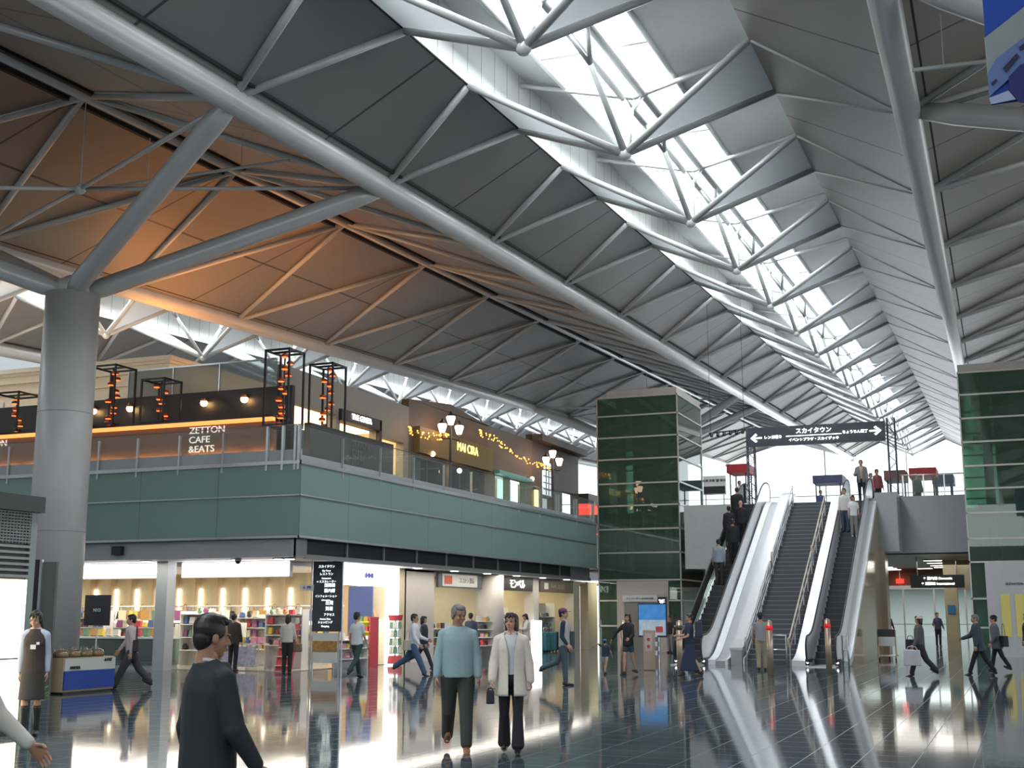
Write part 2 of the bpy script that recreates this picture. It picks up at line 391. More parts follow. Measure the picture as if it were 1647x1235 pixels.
for i in range(10): y = FY+.9+2.25*i; mu.box(FX-.36, FX-.31, y-.03, y+.03, 3.2, 3.62)
struct(mu.build('trim_9', grey))
struct(MB().box(FL, FX-.3, FY+.3, YE, 3.62, 3.75).build('ceiling_shop', mat('soffit_white', (.62, .61, .58), .6)))
struct(MB().box(FL, FX-.35, FY+.35, 31.0, 3.13, 3.2).box(-19.5, FX-.35, 31.0, YE, 3.13, 3.2).build('ceiling_walkway', mat('soffit_white', (.62, .61, .58), .6)))
struct(MB().box(FL, FX-.06, FY+.06, YE, 5.3, 5.55).build('floor_upper', mat('upper_floor', (.3, .3, .3), .5)))
struct(MB().box(FL, FX-.04, FY+.02, FY+.1, 5.6, 5.95).box(FX-.1, FX-.03, FY+.02, YE, 5.6, 5.8).build('trim_10', grey))
# downlights in the walkway soffit
dl = glow('downlight_glow', (1, .95, .85), 9)
def downlight(x, y, z, label, group):
    t = thing('ceiling_downlight', label, 'ceiling light', (x, y, z), group)
    MB().lathe([(.17, -.03), (.17, 0)], (x, y, z), 16).build('rim', white, t); MB().lathe([(.13, -.04), (.13, -.032)], (x, y, z), 16).build('lens', dl, t)
    return t
for i, px in enumerate((590, 672, 731, 784, 831, 873, 911, 944)):
    p = atX(px, 905, -18.4); downlight(-18.4, p.y, 3.12, 'round recessed downlight in the soffit over the side shopfronts, %s from the corner sign board' % ORD[i], 'soffit downlights')
for i, px in enumerate((190, 352, 440, 462)):
    p = atZ(px, 899 if px < 300 else 897, 3.12); downlight(p.x, 29.6, 3.12, 'round recessed downlight over the gift shop front, %s from the big round column' % ORD[i], 'front downlights')
# ---- glass railing of the upper floor
railg = glass('rail_glass', (.93, .97, .95), .055, .05)
rt_ = thing('glass_railing', 'glass railing with steel posts along the edge of the cafe floor above the green fascia', 'railing', (FX, FY, 5.55))
MB().box(FL, FX+.0, FY+.05, FY+.065, 5.95, 6.6).box(FX-.065, FX-.05, FY+.05, YE, 5.8, 6.6).build('glass_panel', railg, rt_)
MB().tube([(FL, FY+.02, 6.62), (FX-.03, FY+.02, 6.62), (FX-.03, YE, 6.62)], .012, 6).build('handrail', mat('rail_dark', (.12, .12, .12), .4), rt_, True)
for px in (16, 98, 160, 222, 289, 359):
    x = atY(px, 720, FY).x; MB().box(x-.03, x+.03, FY-.03, FY+.05, 5.4, 6.5).build('post', steel, rt_)
for px in (430, 455, 475, 481):
    x = atY(px, 720, FY).x; MB().box(x-.035, x+.035, FY-.03, FY+.05, 5.4, 6.6).build('post', steel, rt_)
y = FY+2.2
while y < YE:
    MB().box(FX-.05, FX+.03, y-.015, y+.015, 5.4, 6.5).build('post', steel, rt_); y += 2.25
# ---- cafe counter with signs
warm = (1, .42, .12)
bar = thing('cafe_counter', 'long dark cafe counter behind the glass railing with amber strip light and white lettering', 'counter', (-27, 29.4, 5.55))
MB().box(-36, -19.05, 29.4, 29.55, 6.0, 6.93).build('front_panel', mat('counter_brown', (.16, .11, .09), .35), bar)
MB().box(-36, -19.05, 29.3, 30.2, 7.03, 7.1).build('worktop', dark, bar)
MB().box(-36, -19.05, 29.28, 29.45, 6.93, 7.03).build('strip_light', glow('amber_strip', (1, .38, .10), 1.1), bar)
MB().box(-36, -19.05, 29.32, 29.38, 5.96, 5.99).build('foot_light', glow('amber_foot', (1, .35, .08), 4), bar)
for i, x in enumerate((-35.5, -32, -28.5, -25)): pass
lt = mat('letter_white', (.8, .8, .78), .5, emit=.6)
for px0 in (327, -18):
    x0 = atY(px0, 700, 29.3).x
    for j, s in enumerate(('ZETTON', 'CAFE', '&EATS')): text(s, .27, lt, (x0-.55, 29.38, 6.78-.27*j), (R(90), 0, 0), 'lettering', bar, .01, 'LEFT', 1.15)
for i in range(9):
    x = -35+2*i; l = area('counter_uplight', (x, 29.34, 6.0), (R(170), 0, 0), 1.8, .05, 8, warm)
dw = thing('dark_screen_wall', 'dark brown screen wall with small round glowing lamps behind the cafe counter', 'wall', (-27, 32, 5.55))
MB().box(-40, -19.5, 31.0, 31.15, 5.55, 8.25).build('panel', dark, dw)
MB().box(-19.65, -19.5, 31.15, 34, 5.55, 7.0).build('panel', dark, dw)
for i, px in enumerate((150, 209, 328, 393)):
    py = (661, 657, 648, 642)[i]
    p = atY(px, py, 30.85)
    t = thing('wall_lamp', 'small glowing round lamp on the dark cafe wall, %s from the big round column' % ORD[i], 'lamp', p, 'round lamps on the dark cafe wall')
    MB().ball(p, .11, 12).build('bulb', glow('bulb_glow', (1, .62, .25), 14), t, True); MB().lathe([(.13, .0), (.03, .14)], p+Vector((0, 0, .05)), 12).build('shade', mat('copper', (.5, .2, .08), .3, .9), t, True)
    MB().tube([p+Vector((0, 0, .1)), p+Vector((0, .15, .15))], .015, 6).build('arm', dark, t)
# ---- lantern towers of amber lamps
def lantern(x, y, z0, z1, w, label):
    t = thing('lantern_tower', label, 'lantern', (x, y, z0), 'tall frames of stacked amber lamps')
    fr = MB(); r = .025
    for sx in (-w, w):
        for sy in (-w, w): fr.box(x+sx-r, x+sx+r, y+sy-r, y+sy+r, z0, z1)
    for z in (z0+.03, z1-.03):
        for s in (-w, w): fr.box(x-w, x+w, y+s-r, y+s+r, z-r, z+r); fr.box(x+s-r, x+s+r, y-w, y+w, z-r, z+r)
        fr.box(x-w, x+w, y-r, y+r, z-r, z+r)
    fr.build('frame', black, t)
    MB().tube([(x, y, z0), (x, y, z1)], .025, 6).build('pole', black, t)
    n = int((z1-z0)/.17); rnd = random.Random(int(x*100))
    sh, bu = MB(), MB()
    for i in range(n):
        z = z0+.12+i*.17; a = rnd.random()*6.3; p = Vector((x+.14*math.cos(a), y+.14*math.sin(a), z))
        s = MB().lathe([(.10, -.03), (.10, .03), (.05, .06)], p, 10).build('lamp_shade', mat('copper_shade', (.35, .09, .03), .3, .8), t, True)
        MB().lathe([(.085, -.05), (.085, -.031)], p, 10).build('bulb', glow('amber_bulb', (1, .16, .03), 2.0), s)
    return t
for px0, px1, py0, py1, Y, lab in ((5, 50, 630, 700, 29.7, 'short lantern tower of amber lamps left of the big round column'), (158, 203, 587, 686, 29.7, 'tall lantern tower of amber lamps just right of the big round column'),
        (238, 280, 607, 682, 29.7, 'short lantern tower of amber lamps on the cafe counter before the cream building'), (435, 480, 560, 668, 28.9, 'tallest lantern tower of amber lamps at the corner of the cafe floor'), (505, 549, 583, 682, 31.6, 'lantern tower of amber lamps on the side railing next to the dark box')):
    a = atY(px0, py0, Y); b = atY(px1, py1, Y); w = (b.x-a.x)/2*.78
    lantern((a.x+b.x)/2, Y, 7.1 if Y > 29 and Y < 30 else 6.62, a.z-.12, w, lab)
db = thing('dark_planter_box', 'dark box panel on the side railing with faint raised lettering, under the lantern tower', 'panel', (-18, 31, 5.55))
MB().box(-18.2, -18.0, 29.6, 34.6, 5.6, 6.85).build('panel', dark, db)
for j, s in enumerate(('ZETTON', 'CAFE', '&EATS')): text(s, .27, mat('letter_dark', (.10, .10, .09), .5), (-17.98, 31.9, 6.55-.27*j), (R(90), 0, R(90)), 'lettering', db, .01, 'LEFT')
# ---- cream building on the upper floor
cream = mat('cream_wall', (.62, .57, .45), .55); 
cb = thing('cream_pavilion', 'cream pavilion with stepped cornice standing behind the cafe counter', 'building', (-35, 36, 5.55))
MB().box(-50, -26.0, 33.6, 44, 5.55, 9.6).build('wall', cream, cb)
MB().box(-50.2, -25.85, 33.45, 44.2, 9.6, 9.85).box(-50.4, -25.7, 33.3, 44.3, 9.95, 10.1).box(-50.3, -25.78, 33.38, 44.2, 9.85, 9.95).box(-50.1, -25.9, 33.5, 44.1, 9.2, 9.28).build('cornice', cream, cb)
MB().box(-31.5, -27.2, 33.55, 33.62, 7.0, 9.0).box(-40, -33, 33.55, 33.62, 7.0, 9.0).build('panel', mat('cream_panel', (.54, .53, .46), .5), cb)
text('café dining', .5, mat('letter_grey', (.3, .3, .27), .5), (-28.6, 33.53, 8.4), (R(90), 0, 0), 'lettering', cb) if 0 else None
gp = thing('glass_balustrade', 'pale glass balustrade above the dark cafe wall, right of the cream pavilion', 'balustrade', (-22, 33, 8.2))
MB().box(-25.5, -20.1, 31.04, 31.09, 8.25, 9.1).build('glass_panel', glass('pale_glass', (.75, .82, .82), .45, .2, diff=(.5, .54, .54)), gp)
for x in (-25.5, -23.8, -22.1, -20.45): MB().box(x-.02, x+.02, 31.0, 31.04, 8.2, 9.1).build('post', steel, gp)
MB().box(-25.5, -20.1, 31.02, 31.1, 9.08, 9.13).build('rail', steel, gp)
# warm uplights on top of the pavilions wash the roof
for x, y, e in ((-29, 38, 900), (-24.5, 37.5, 650), (-25, 46, 500), (-36, 40, 450)):
    area('roof_uplight', (x, y, 10.6), (R(180), R(-8), 0), 3, 3, e*WARM, (1, .34, .07))
area('pavilion_lamp', (-31, 31.3, 8.6), (R(105), 0, 0), 14, .3, 60, (1, .74, .48)); area('pavilion_lamp', (-22.5, 38, 8.4), (0, R(100), 0), .6, 8, 170, (1, .50, .16))
# ---- upper side shops: a row of shopfronts behind the railing (plane x = -20)
UX = -20.0
def shopwall(name, label, y0, y1, z1, m, loc_z=5.55, openings=(), depth=.3, x=UX):
    """facade plane with openings (ya, yb, za, zb)"""
    t = thing(name, label, 'shop', (x, y0, loc_z)); mb = MB(); ys = sorted(set([y0, y1]+[v for o in openings for v in o[:2]]))
    for a, b in zip(ys[:-1], ys[1:]):
        zs = [loc_z]; 
        hs = sorted([(o[2], o[3]) for o in openings if o[0] <= a+1e-6 and o[1] >= b-1e-6]); c = loc_z
        for za, zb in hs:
            if za > c+1e-6: mb.box(x-depth, x, a, b, c, za)
            c = zb
        if c < z1: mb.box(x-depth, x, a, b, c, z1)
    mb.build('facade', m, t); return t
beigeup = mat('beige_upper', (.27, .23, .19), .55)
s1 = shopwall('clothes_shop', 'brightly lit upper shop with beige facade and dark sign frame beside the lantern tower', 31.2, 39.6, 8.95, beigeup, openings=((31.4, 34.4, 5.55, 7.9), (34.7, 37.2, 5.55, 7.75), (37.35, 39.2, 5.55, 7.6)))
MB().box(UX-.02, UX+.12, 34.6, 37.3, 7.75, 8.12).box(UX-.02, UX+.12, 37.2, 37.35, 5.55, 8.12).build('sign_frame', dark, s1)
text('THE GINZA', .26, glow('sign_glow', (1, .97, .9), 4), (UX+.14, 35.9, 7.95), (R(90), 0, R(90)), 'lettering', s1)
inn = mat('shop_inner_cream', (.75, .62, .40), .6)
MB().box(UX-4, UX-3.9, 31.2, 39.6, 5.55, 8.3).box(UX-4, UX-.3, 31.2, 39.6, 8.1, 8.2).box(UX-4, UX-.3, 39.5, 39.6, 5.55, 8.2).build('inner_wall', inn, s1)
MB().box(UX-3.5, UX-.6, 31.5, 39.3, 8.02, 8.08).build('light_ceiling', glow('shop_light_warm', (1, .78, .48), 2.2), s1)
MB().box(UX-1.3, UX-1.2, 35.9, 37.0, 5.55, 7.3).box(UX-2.2, UX-2.1, 37.5, 38.4, 5.6, 7.0).build('display_panel', mat('tan_panel', (.42, .30, .19), .6), s1)
area('shop_lamp', (UX-1.8, 35.5, 8.0), (0, 0, 0), 2.5, 7, 160, (1, .8, .5))
for i, (y, z, w_) in enumerate(((37.8, 6.5, .3), (38.3, 6.3, .3), (38.8, 6.45, .3), (35.2, 6.4, .3))):
    g = MB().slab([(UX-.8, y-w_/2, z-.45), (UX-.8, y+w_/2, z-.45), (UX-.8, y+w_/2*.8, z+.4), (UX-.8, y-w_/2*.8, z+.4)], .12).build('hanging_garment', mat('garment_%d' % i, ((.05, .05, .05), (.3, .25, .15), (.04, .05, .05), (.5, .42, .3))[i], .8))
    tag(g, 'garment hanging inside the upper clothes shop, %s one from the sign frame' % ORD[(i+1) % 4], 'garment', 'garments in the upper clothes shop')
brown = mat('brown_facade', (.13, .09, .06), .55)
s2 = shopwall('restaurant_facade', 'brown restaurant facade with lit wall and lettering behind the first street lamp', 39.6, 46.9, 9.25, brown, openings=((39.9, 42.8, 5.55, 7.2), (43.3, 46.5, 5.55, 7.3)))
MB().prism([(39.6, 9.25), (46.9, 9.3), (43.2, 9.6)], 'x', UX-.3, UX).build('gable', brown, s2)
MB().box(UX, UX+.25, 40, 46.8, 7.35, 8.3).build('sign_fascia', mat('olive_board', (.20, .14, .05), .5), s2)
text('MAI CIRA', .48, glow('sign_yellow', (1, .85, .25), 1.6), (UX+.28, 44.2, 7.95), (R(90), 0, R(90)), 'lettering', s2)
text('restaurant', .16, glow('sign_glow', (1, .97, .9), 4), (UX+.28, 44.7, 7.55), (R(90), 0, R(90)), 'lettering', s2) if 0 else None
MB().box(UX-2.5, UX-2.4, 39.6, 46.9, 5.55, 8.2).build('inner_wall', mat('inner_brown', (.34, .22, .13), .6), s2)
MB().box(UX-.16, UX-.14, 39.9, 42.8, 5.55, 7.2).box(UX-.16, UX-.14, 43.3, 46.5, 5.55, 7.3).build('shop_window', glass('shop_glass', (.7, .75, .75), .05, .5), s2)
MB().box(UX-.2, UX-.1, 44.2, 44.3, 5.55, 7.3).box(UX-.2, UX-.1, 45.4, 45.5, 5.55, 7.3).box(UX-.2, UX-.1, 41.3, 41.4, 5.55, 7.2).build('mullion', black, s2)
area('shop_lamp', (UX-1.3, 43, 8.0), (0, 0, 0), 2, 6, 40, (1, .7, .4))
s3 = shopwall('glass_shop', 'brown upper shopfront with two bright mint green windows', 46.9, 51.9, 9.3, mat('brown_facade2', (.16, .12, .085), .55), openings=((47.6, 49.2, 5.55, 7.35), (49.3, 51.1, 5.55, 7.35)))
MB().box(UX-.9, UX-.8, 47.2, 51.4, 5.55, 7.4).build('lit_screen', glow('mint_light', (.55, 1, .75), 1.1), s3)
MB().box(UX+.02, UX+.3, 47.4, 51.4, 7.35, 7.5).build('canopy', mat('teal', (.2, .45, .42), .4), s3)
s4 = shopwall('arched_shop', 'dark upper facade with an arched window behind the second street lamp', 51.9, 58.3, 9.6, brown, openings=((53.2, 54.6, 7.0, 8.2), (53.2, 54.6, 5.55, 6.9), (55.9, 57.9, 5.55, 7.4)))
MB().prism([(53.2, 7.0), (54.6, 7.0), (54.6, 7.9), (54.4, 8.3), (54.15, 8.5), (53.9, 8.55), (53.65, 8.5), (53.4, 8.3), (53.2, 7.9)], 'x', UX+.01, UX+.05).build('arched_window', glow('pale_window', (.75, .85, .9), .8), s4)
mb = MB()
for z in (7.25, 7.55, 7.85, 8.15): mb.box(UX+.05, UX+.08, 53.2, 54.6, z-.02, z+.02)
for y in (53.55, 53.9, 54.25): mb.box(UX+.05, UX+.08, y-.02, y+.02, 7.0, 8.4)
mb.build('glazing_bar', black, s4)
MB().box(UX-.9, UX-.8, 53.0, 58, 5.55, 7.3).build('lit_screen', glow('pale_light', (.6, .68, .7), .6), s4)
MB().box(UX-.05, UX+.5, 51.9, 58.3, 9.3, 9.6).build('cornice', mat('brown_facade2', (.16, .12, .085), .55), s4)
rs = thing('red_stand', 'red glowing shop stand at the far end of the upper floor beside the glass tower', 'stand', (-20, 60, 5.55))
MB().box(-20.2, -19.6, 58.6, 60.3, 5.55, 7.0).build('body', glow('red_light', (1, .06, .03), 1.4), rs)
MB().box(-20.1, -19.55, 58.5, 60.4, 7.0, 7.5).build('top', mat('dark_grey', (.09, .09, .1), .5), rs)
MB().box(-19.59, -19.55, 59.35, 59.45, 5.55, 7.0).build('mullion', black, rs)
# wall lanterns on the brown facades
for i, (px, py) in enumerate(((696, 730), (739, 757), (856, 770))):
    p = atX(px, py, UX+.25)
    t = thing('wall_lantern', 'small glowing lantern on the brown upper facades, %s from the clothes shop' % ORD[i], 'lamp', p, 'small lanterns on the upper facades')
    MB().ball(p, .1, 10).build('globe', glow('lantern_glow', (1, .55, .3), 9), t, True); MB().tube([p, p+Vector((-.25, 0, .1))], .02, 6).build('bracket', black, t)
MB_ = thing('light_column', 'narrow upright glowing yellow light panel between the mint shop and the arched window', 'light panel', (UX+.1, 52.4, 5.55))
MB().box(UX+.02, UX+.12, 52.1, 52.5, 5.8, 7.1).build('panel', glow('yellow_light', (1, .75, .25), 2.2), MB_); MB().box(UX, UX+.14, 52.0, 52.6, 7.1, 7.2).build('cap', dark, MB_)
# street lamps with three globes
def street_lamp(x, y, ztop, label):
    t = thing('street_lamp', label, 'street lamp', (x, y, 5.55), 'three-globe street lamps')
    MB().lathe([(.14, 0), (.12, .15), (.06, .3), (.05, 1.2), (.04, ztop-5.55)], (x, y, 5.55), 12).build('post', black, t, True)
    for a, dz in ((90, .32), (200, 0), (340, 0)):
        r = .12 if a == 90 else .32
        c = Vector((x+r*math.sin(R(a-90)) if a == 90 else x+.2*math.cos(R(a)), y+.36*math.cos(R(a)) if a != 90 else y, ztop+dz))
        MB().tube([(x, y, ztop-.35), (c.x, c.y, ztop-.4+dz), (c.x, c.y, c.z-.15)], .025, 6).build('arm', black, t, True)
        g = MB().lathe([(.09, -.16), (.17, .1), (.15, .16)], c, 12).build('globe', glow('lantern_glow2', (1, .62, .42), 8), t, True)
        MB().lathe([(.18, .16), (.05, .27), (.02, .36)], c, 12).build('cap', black, t, True)
street_lamp(*[atX(725, 690, -19.2)[i] for i in (0, 1, 2)], 'black street lamp with three glowing globes before the brown restaurant facade')
street_lamp(*[atX(889, 742, -19.0)[i] for i in (0, 1, 2)], 'black street lamp with three glowing globes before the arched window')
# strings of fairy lights
def fairy(pts, label, x=-19.6):
    P = [atX(a, b, x) for a, b in pts]; P = [Vector((UX+.3, P[0].y, P[0].z+.1))]+P+[Vector((UX+.02, P[-1].y, P[-1].z+.1))]; mb = MB(); bulbs = MB(); rnd = random.Random(3)
    mb.tube(P, .012, 5)
    for a, b in zip(P[:-1], P[1:]):
        for i in range(14):
            c = a.lerp(b, rnd.random())+Vector((0, rnd.uniform(-.1, .1), rnd.uniform(-.12, .12))); bulbs.ball(c, .028, 6)
    t = thing('fairy_lights', label, 'fairy lights', P[0]); mb.build('wire', black, t)
    o = bulbs.build('bulbs', glow('fairy_glow', (1, .42, .06), 4), t); o['kind'] = 'stuff'
fairy([(662, 694), (690, 702), (722, 702)], 'string of orange fairy lights left of the first street lamp')
fairy([(775, 698), (795, 705), (815, 722), (840, 738), (865, 748), (886, 752)], 'string of orange fairy lights sagging toward the second street lamp')
# ================================================================ glass lift towers
tg = glass('tower_glass', (.45, .62, .54), .24, .34, .015, diff=(.16, .27, .21))
tframe = mat('tower_frame', (.50, .50, .46), .35, .5)
core = mat('tower_core', (.13, .17, .145), .6)
def tower(name, label, x0, x1, y0, y1, ztop, zlines, zlow, panel_x, cap):
    t = thing(name, label, 'lift tower', (x0, y0, 0))
    zl = [zlow]+zlines+[ztop]
    MB().box(x0, x0+.02, y0, y1, 0, ztop).box(x1-.02, x1, y0, y1, 0, ztop).box(x0, x1, y0, y0+.02, 0, ztop).box(x0, x1, y1-.02, y1, 0, ztop).build('glass_skin', tg, t)
    fr = MB()
    for z in zl+[1.1, 2.2]:
        for yy in (y0-.03, y1): fr.box(x0-.03, x1+.03, yy, yy+.04, z-.035, z+.035)
        for xx in (x0-.03, x1): fr.box(xx, xx+.04, y0, y1, z-.035, z+.035)
    for xx in (x0-.03, x1-.02):
        for yy in (y0-.03, y1-.02): fr.box(xx, xx+.05, yy, yy+.05, 0, ztop)
    fr.build('mullion', tframe, t)
    st = MB()
    for xx in (x0+.9, x1-.7):
        for yy in (y0+.7, y1-.7): st.box(xx-.16, xx+.16, yy-.16, yy+.16, 0, ztop-.1)
    for z in (3.2, 5.6, 8.3): st.box(x0+.4, x1-.4, y0+.6, y0+.75, z, z+.3)
    st.build('inner_post', mat('tower_post', (.25, .32, .25), .5), t)
    MB().box(x0+1.2, x1-1.0, y0+1.6, y1-.3, 0, ztop-.3).build('shaft', core, t)
    MB().box(x0+cap, x1-.02, y0+.06, y1-.06, ztop-.02, ztop+.34).build('roof_cap', mat('cap_beige', (.42, .38, .35), .5), t)
    return t
TY = 53.8
tx0, tx1 = atY(962, 800, TY).x, atY(1092, 800, TY).x
tw = tower('lift_tower', 'green glass lift tower between the shops and the escalators', tx0, tx1, TY, TY+4.5, 11.35, [10.5, 9.5, 8.5, 7.4, 6.4, 5.35, 4.3], 3.1, 0, .45)
MB().box(tx0+.85, tx1-.55, TY-.12, TY-.04, 0, 3.05).build('portal_panel', mat('portal_beige', (.52, .44, .40), .5), tw)
x0, x1 = atY(1006, 1000, TY).x, atY(1060, 1000, TY).x
MB().box(x0, x1, TY-.14, TY-.12, 0, 2.1).build('lift_door', mat('door_dark_steel', (.2, .19, .18), .3, .7), tw)
MB().box(x0-.02, x1+.02, TY-.3, TY-.13, 2.15, 2.42).build('sign_plate', white, tw)
t3 = MB().box(x1+.05, x1+.4, TY-.3, TY-.13, 1.9, 2.35).build('floor_sign', black, tw)
text('3F', .3, glow('sign_glow', (1, .97, .9), 4), (x1+.22, TY-.32, 2.12), (R(90), 0, 0), 'lettering', tw)
text('エレベーター  ELEVATOR', .11, black, ((x0+x1)/2, TY-.31, 2.28), (R(90), 0, 0), 'lettering', tw)
RTY = 52.0
rx0 = atY(1553, 800, RTY).x
rt2 = tower('lift_tower', 'green glass lift tower at the right edge of the hall', rx0, rx0+5.2, RTY, RTY+4.5, 11.1, [10.2, 9.25, 8.3, 7.35, 6.45, 5.5, 4.5], 3.6, 0, .0)
px0 = atY(1590, 1000, RTY).x
MB().box(px0, px0+4, RTY-.12, RTY-.04, 0, 3.58).build('portal_panel', mat('portal_white', (.58, .58, .60), .5), rt2)
for i in range(3):
    a = atY(1612+23*i, 1000, RTY-.15).x; MB().box(a, a+.32, RTY-.15, RTY-.12, .75, 2.35).build('door_glass', mat('door_olive', (.20, .20, .08), .15, emit=.25, ecol=(.8, .7, .2)), rt2)
text('ELEVATOR →', .13, black, (px0+1.1, RTY-.14, 2.75), (R(90), 0, 0), 'lettering', rt2)
# ================================================================ upper deck at the escalators
DZ2 = 6.1; DY = 52.6
deckm = mat('deck_grey', (.36, .38, .40), .45)
struct(MB().box(-60, -10.7, 54.5, 145, 5.6, DZ2).box(-10.7, -5.2, DY, 145, 5.4, DZ2).box(-5.2, rx0-.05, DY+.8, 57, 5.4, DZ2).box(-5.2, 24, 57, 145, 5.4, DZ2).build('floor_deck', mat('deck_floor', (.25, .26, .28), .3)))
struct(MB().box(-4.35, rx0-.05, DY+.6, DY+.8, 4.05, DZ2+.25).box(-5.2, -4.35, DY-1.0, DY+.8, 4.05, DZ2+.3).build('wall_deck', deckm))
struct(MB().box(-13.2, -10.75, DY-.2, DY, 3.5, DZ2+.1).build('wall_deck', mat('deck_pale', (.5, .5, .5), .5)))
brownceil = mat('under_ceiling', (.22, .17, .12), .5)
struct(MB().box(-10.7, rx0-.05, DY+1, 57, 4.0, 4.1).box(-10.7, 24, 57, 110, 4.0, 4.1).build('ceiling_passage', brownceil))
# railing on the deck edge
rg = thing('glass_railing', 'glass railing on the deck edge between the escalators and the right tower', 'railing', (-3, DY+.7, DZ2))
MB().box(-4.3, rx0-.06, DY+.68, DY+.7, DZ2+.25, DZ2+1.1).build('glass_panel', railg, rg)
for x in (-4.2, -3.4, -2.6): MB().box(x-.025, x+.025, DY+.66, DY+.72, DZ2+.2, DZ2+1.12).build('post', steel, rg)
MB().tube([(-4.3, DY+.69, DZ2+1.12), (rx0-.06, DY+.69, DZ2+1.12)], .025, 6).build('handrail', steel, rg, True)
# ================================================================ escalators and stair
EY0, SL = 41.3, math.tan(R(30)); EY1 = EY0+DZ2/SL
def NZ(y): return 0 if y < EY0 else min(DZ2, (y-EY0)*SL)
silver = mat('balustrade_silver', (.88, .90, .93), .25, .08)
rubber = mat('rubber_black', (.02, .02, .022), .45)
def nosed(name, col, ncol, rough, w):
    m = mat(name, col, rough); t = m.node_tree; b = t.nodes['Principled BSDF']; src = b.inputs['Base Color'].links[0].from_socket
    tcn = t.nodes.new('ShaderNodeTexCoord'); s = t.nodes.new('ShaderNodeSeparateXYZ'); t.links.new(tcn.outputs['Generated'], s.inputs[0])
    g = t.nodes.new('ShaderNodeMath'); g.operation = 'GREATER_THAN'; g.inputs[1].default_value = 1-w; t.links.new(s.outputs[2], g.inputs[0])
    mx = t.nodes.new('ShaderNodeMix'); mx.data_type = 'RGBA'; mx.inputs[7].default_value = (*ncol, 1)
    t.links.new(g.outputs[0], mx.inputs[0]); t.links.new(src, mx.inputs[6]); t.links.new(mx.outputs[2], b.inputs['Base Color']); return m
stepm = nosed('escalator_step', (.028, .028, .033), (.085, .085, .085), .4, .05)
def offset_path(y0, y1, h, n=24):
    P = []
    for i in range(n+1):
        y = y0+(y1-y0)*i/n; P.append((y, (NZ(y-.5)+NZ(y)+NZ(y+.5))/3+h))
    return P
def band(mb, x0, x1, y0, y1, h0, h1, round_ends=True):
    """upright band following the incline between heights h0 and h1 above the nosing line"""
    lo, hi = offset_path(y0, y1, h0, 30), offset_path(y0, y1, h1, 30)
    if round_ends:
        hr = (h1-h0)/2; c = 8
        end1 = [(y1+hr*math.sin(math.pi*k/c)*.9, hi[-1][1]-hr+hr*math.cos(math.pi*k/c)) for k in range(1, c)]
        end0 = [(y0-hr*math.sin(math.pi*k/c)*.9, lo[0][1]+hr-hr*math.cos(math.pi*k/c)) for k in range(1, c)]
    else: end1 = end0 = []
    n = len(lo)
    for i in range(n-1):                                             # quads keep the polygons planar
        a, b, c_, d = lo[i], lo[i+1], hi[i+1], hi[i]
        mb.prism([a, b, c_, d], 'x', x0, x1)
    if end1: mb.prism([lo[-1]]+end1[::-1]+[hi[-1]], 'x', x0, x1); mb.prism([hi[0]]+end0[::-1]+[lo[0]], 'x', x0, x1)
    return mb
def escalator(x0, x1, label, side_l, side_r):
    t = thing('escalator', label, 'escalator', ((x0+x1)/2, EY0, 0), 'escalators')
    n = round(DZ2/.203)
    for i in range(n):
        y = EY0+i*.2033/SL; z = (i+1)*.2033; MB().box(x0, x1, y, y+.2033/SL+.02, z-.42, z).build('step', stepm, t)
    MB().box(x0-.1, x1+.1, EY0-1.5, EY0+.05, 0, .03).build('landing_plate', steel, t); MB().box(x0, x1, EY1, EY1+1.2, DZ2-.02, DZ2+.02).build('landing_plate', steel, t)
    for s, xe in ((-1, x0), (1, x1)):
        a, b = (xe-.04, xe) if s < 0 else (xe, xe+.04)
        band(MB(), a-.01, b+.01, EY0-.9, EY1+1.0, -.25, .12, False).build('skirt', silver, t)
        w = .015
        xm = xe+s*.06
        band(MB(), xm-w, xm+w, EY0-.8, EY1+1.0, .1, .92).build('balustrade_panel', (railg if label.startswith('left') and s < 0 else silver), t)
        up = offset_path(EY0-.8, EY1+1.0, .95, 30); lo = offset_path(EY0-.8, EY1+1.0, .10, 2)
        ring = [(xm, y, z) for y, z in up]
        e1 = [(xm, up[-1][0]+.4*math.sin(math.pi*k/8), up[-1][1]-.42+.42*math.cos(math.pi*k/8)) for k in range(1, 8)]
        e0 = [(xm, up[0][0]-.4*math.sin(math.pi*k/8), up[0][1]-.42+.42*math.cos(math.pi*k/8)) for k in range(7, 0, -1)]
        MB().tube(e0+ring+e1, .03, 8).build('handrail', rubber if not (s > 0 and label.startswith('right')) else rubber, t, True)
        MB().box(xe+s*.0, xe+s*.14, EY0-.9, EY0+.2, 0, .22).build('newel_base', black, t)
        MB().ball((xe+s*.07, EY0-.91, .12), .035, 8).build('indicator_lamp', glow('white_lamp', (1, 1, 1), 5), t)
    for a, b in side_l+side_r: band(MB(), a, b, EY0-.6, EY1+1.0, -.3, .16, False).build('outer_deck', silver, t)
    return t
escalator(-10.5, -9.72, 'left escalator, carrying people in dark suits up beside the green glass tower', [], [(-9.58, -9.34), (-9.02, -8.94)])
escalator(-6.28, -5.5, 'right escalator along the beige stone wall, with a couple riding on it', [(-6.9, -6.42)], [(-5.44, -5.13)])
_e = bpy.data.objects['escalator']; band(MB(), -9.34, -9.02, EY0-.6, EY1+1.0, -.3, .12, False).build('middle_deck', mat('panel_steel_grey', (.42, .43, .45), .3, .3), _e)
st = thing('staircase', 'grey staircase between the two escalators', 'staircase', (-7.7, EY0, 0))
n = 38; run = (EY1-EY0)/n; rise = DZ2/n; stairm = nosed('stair_stone', (.082, .086, .098), (.22, .22, .23), .5, .07)
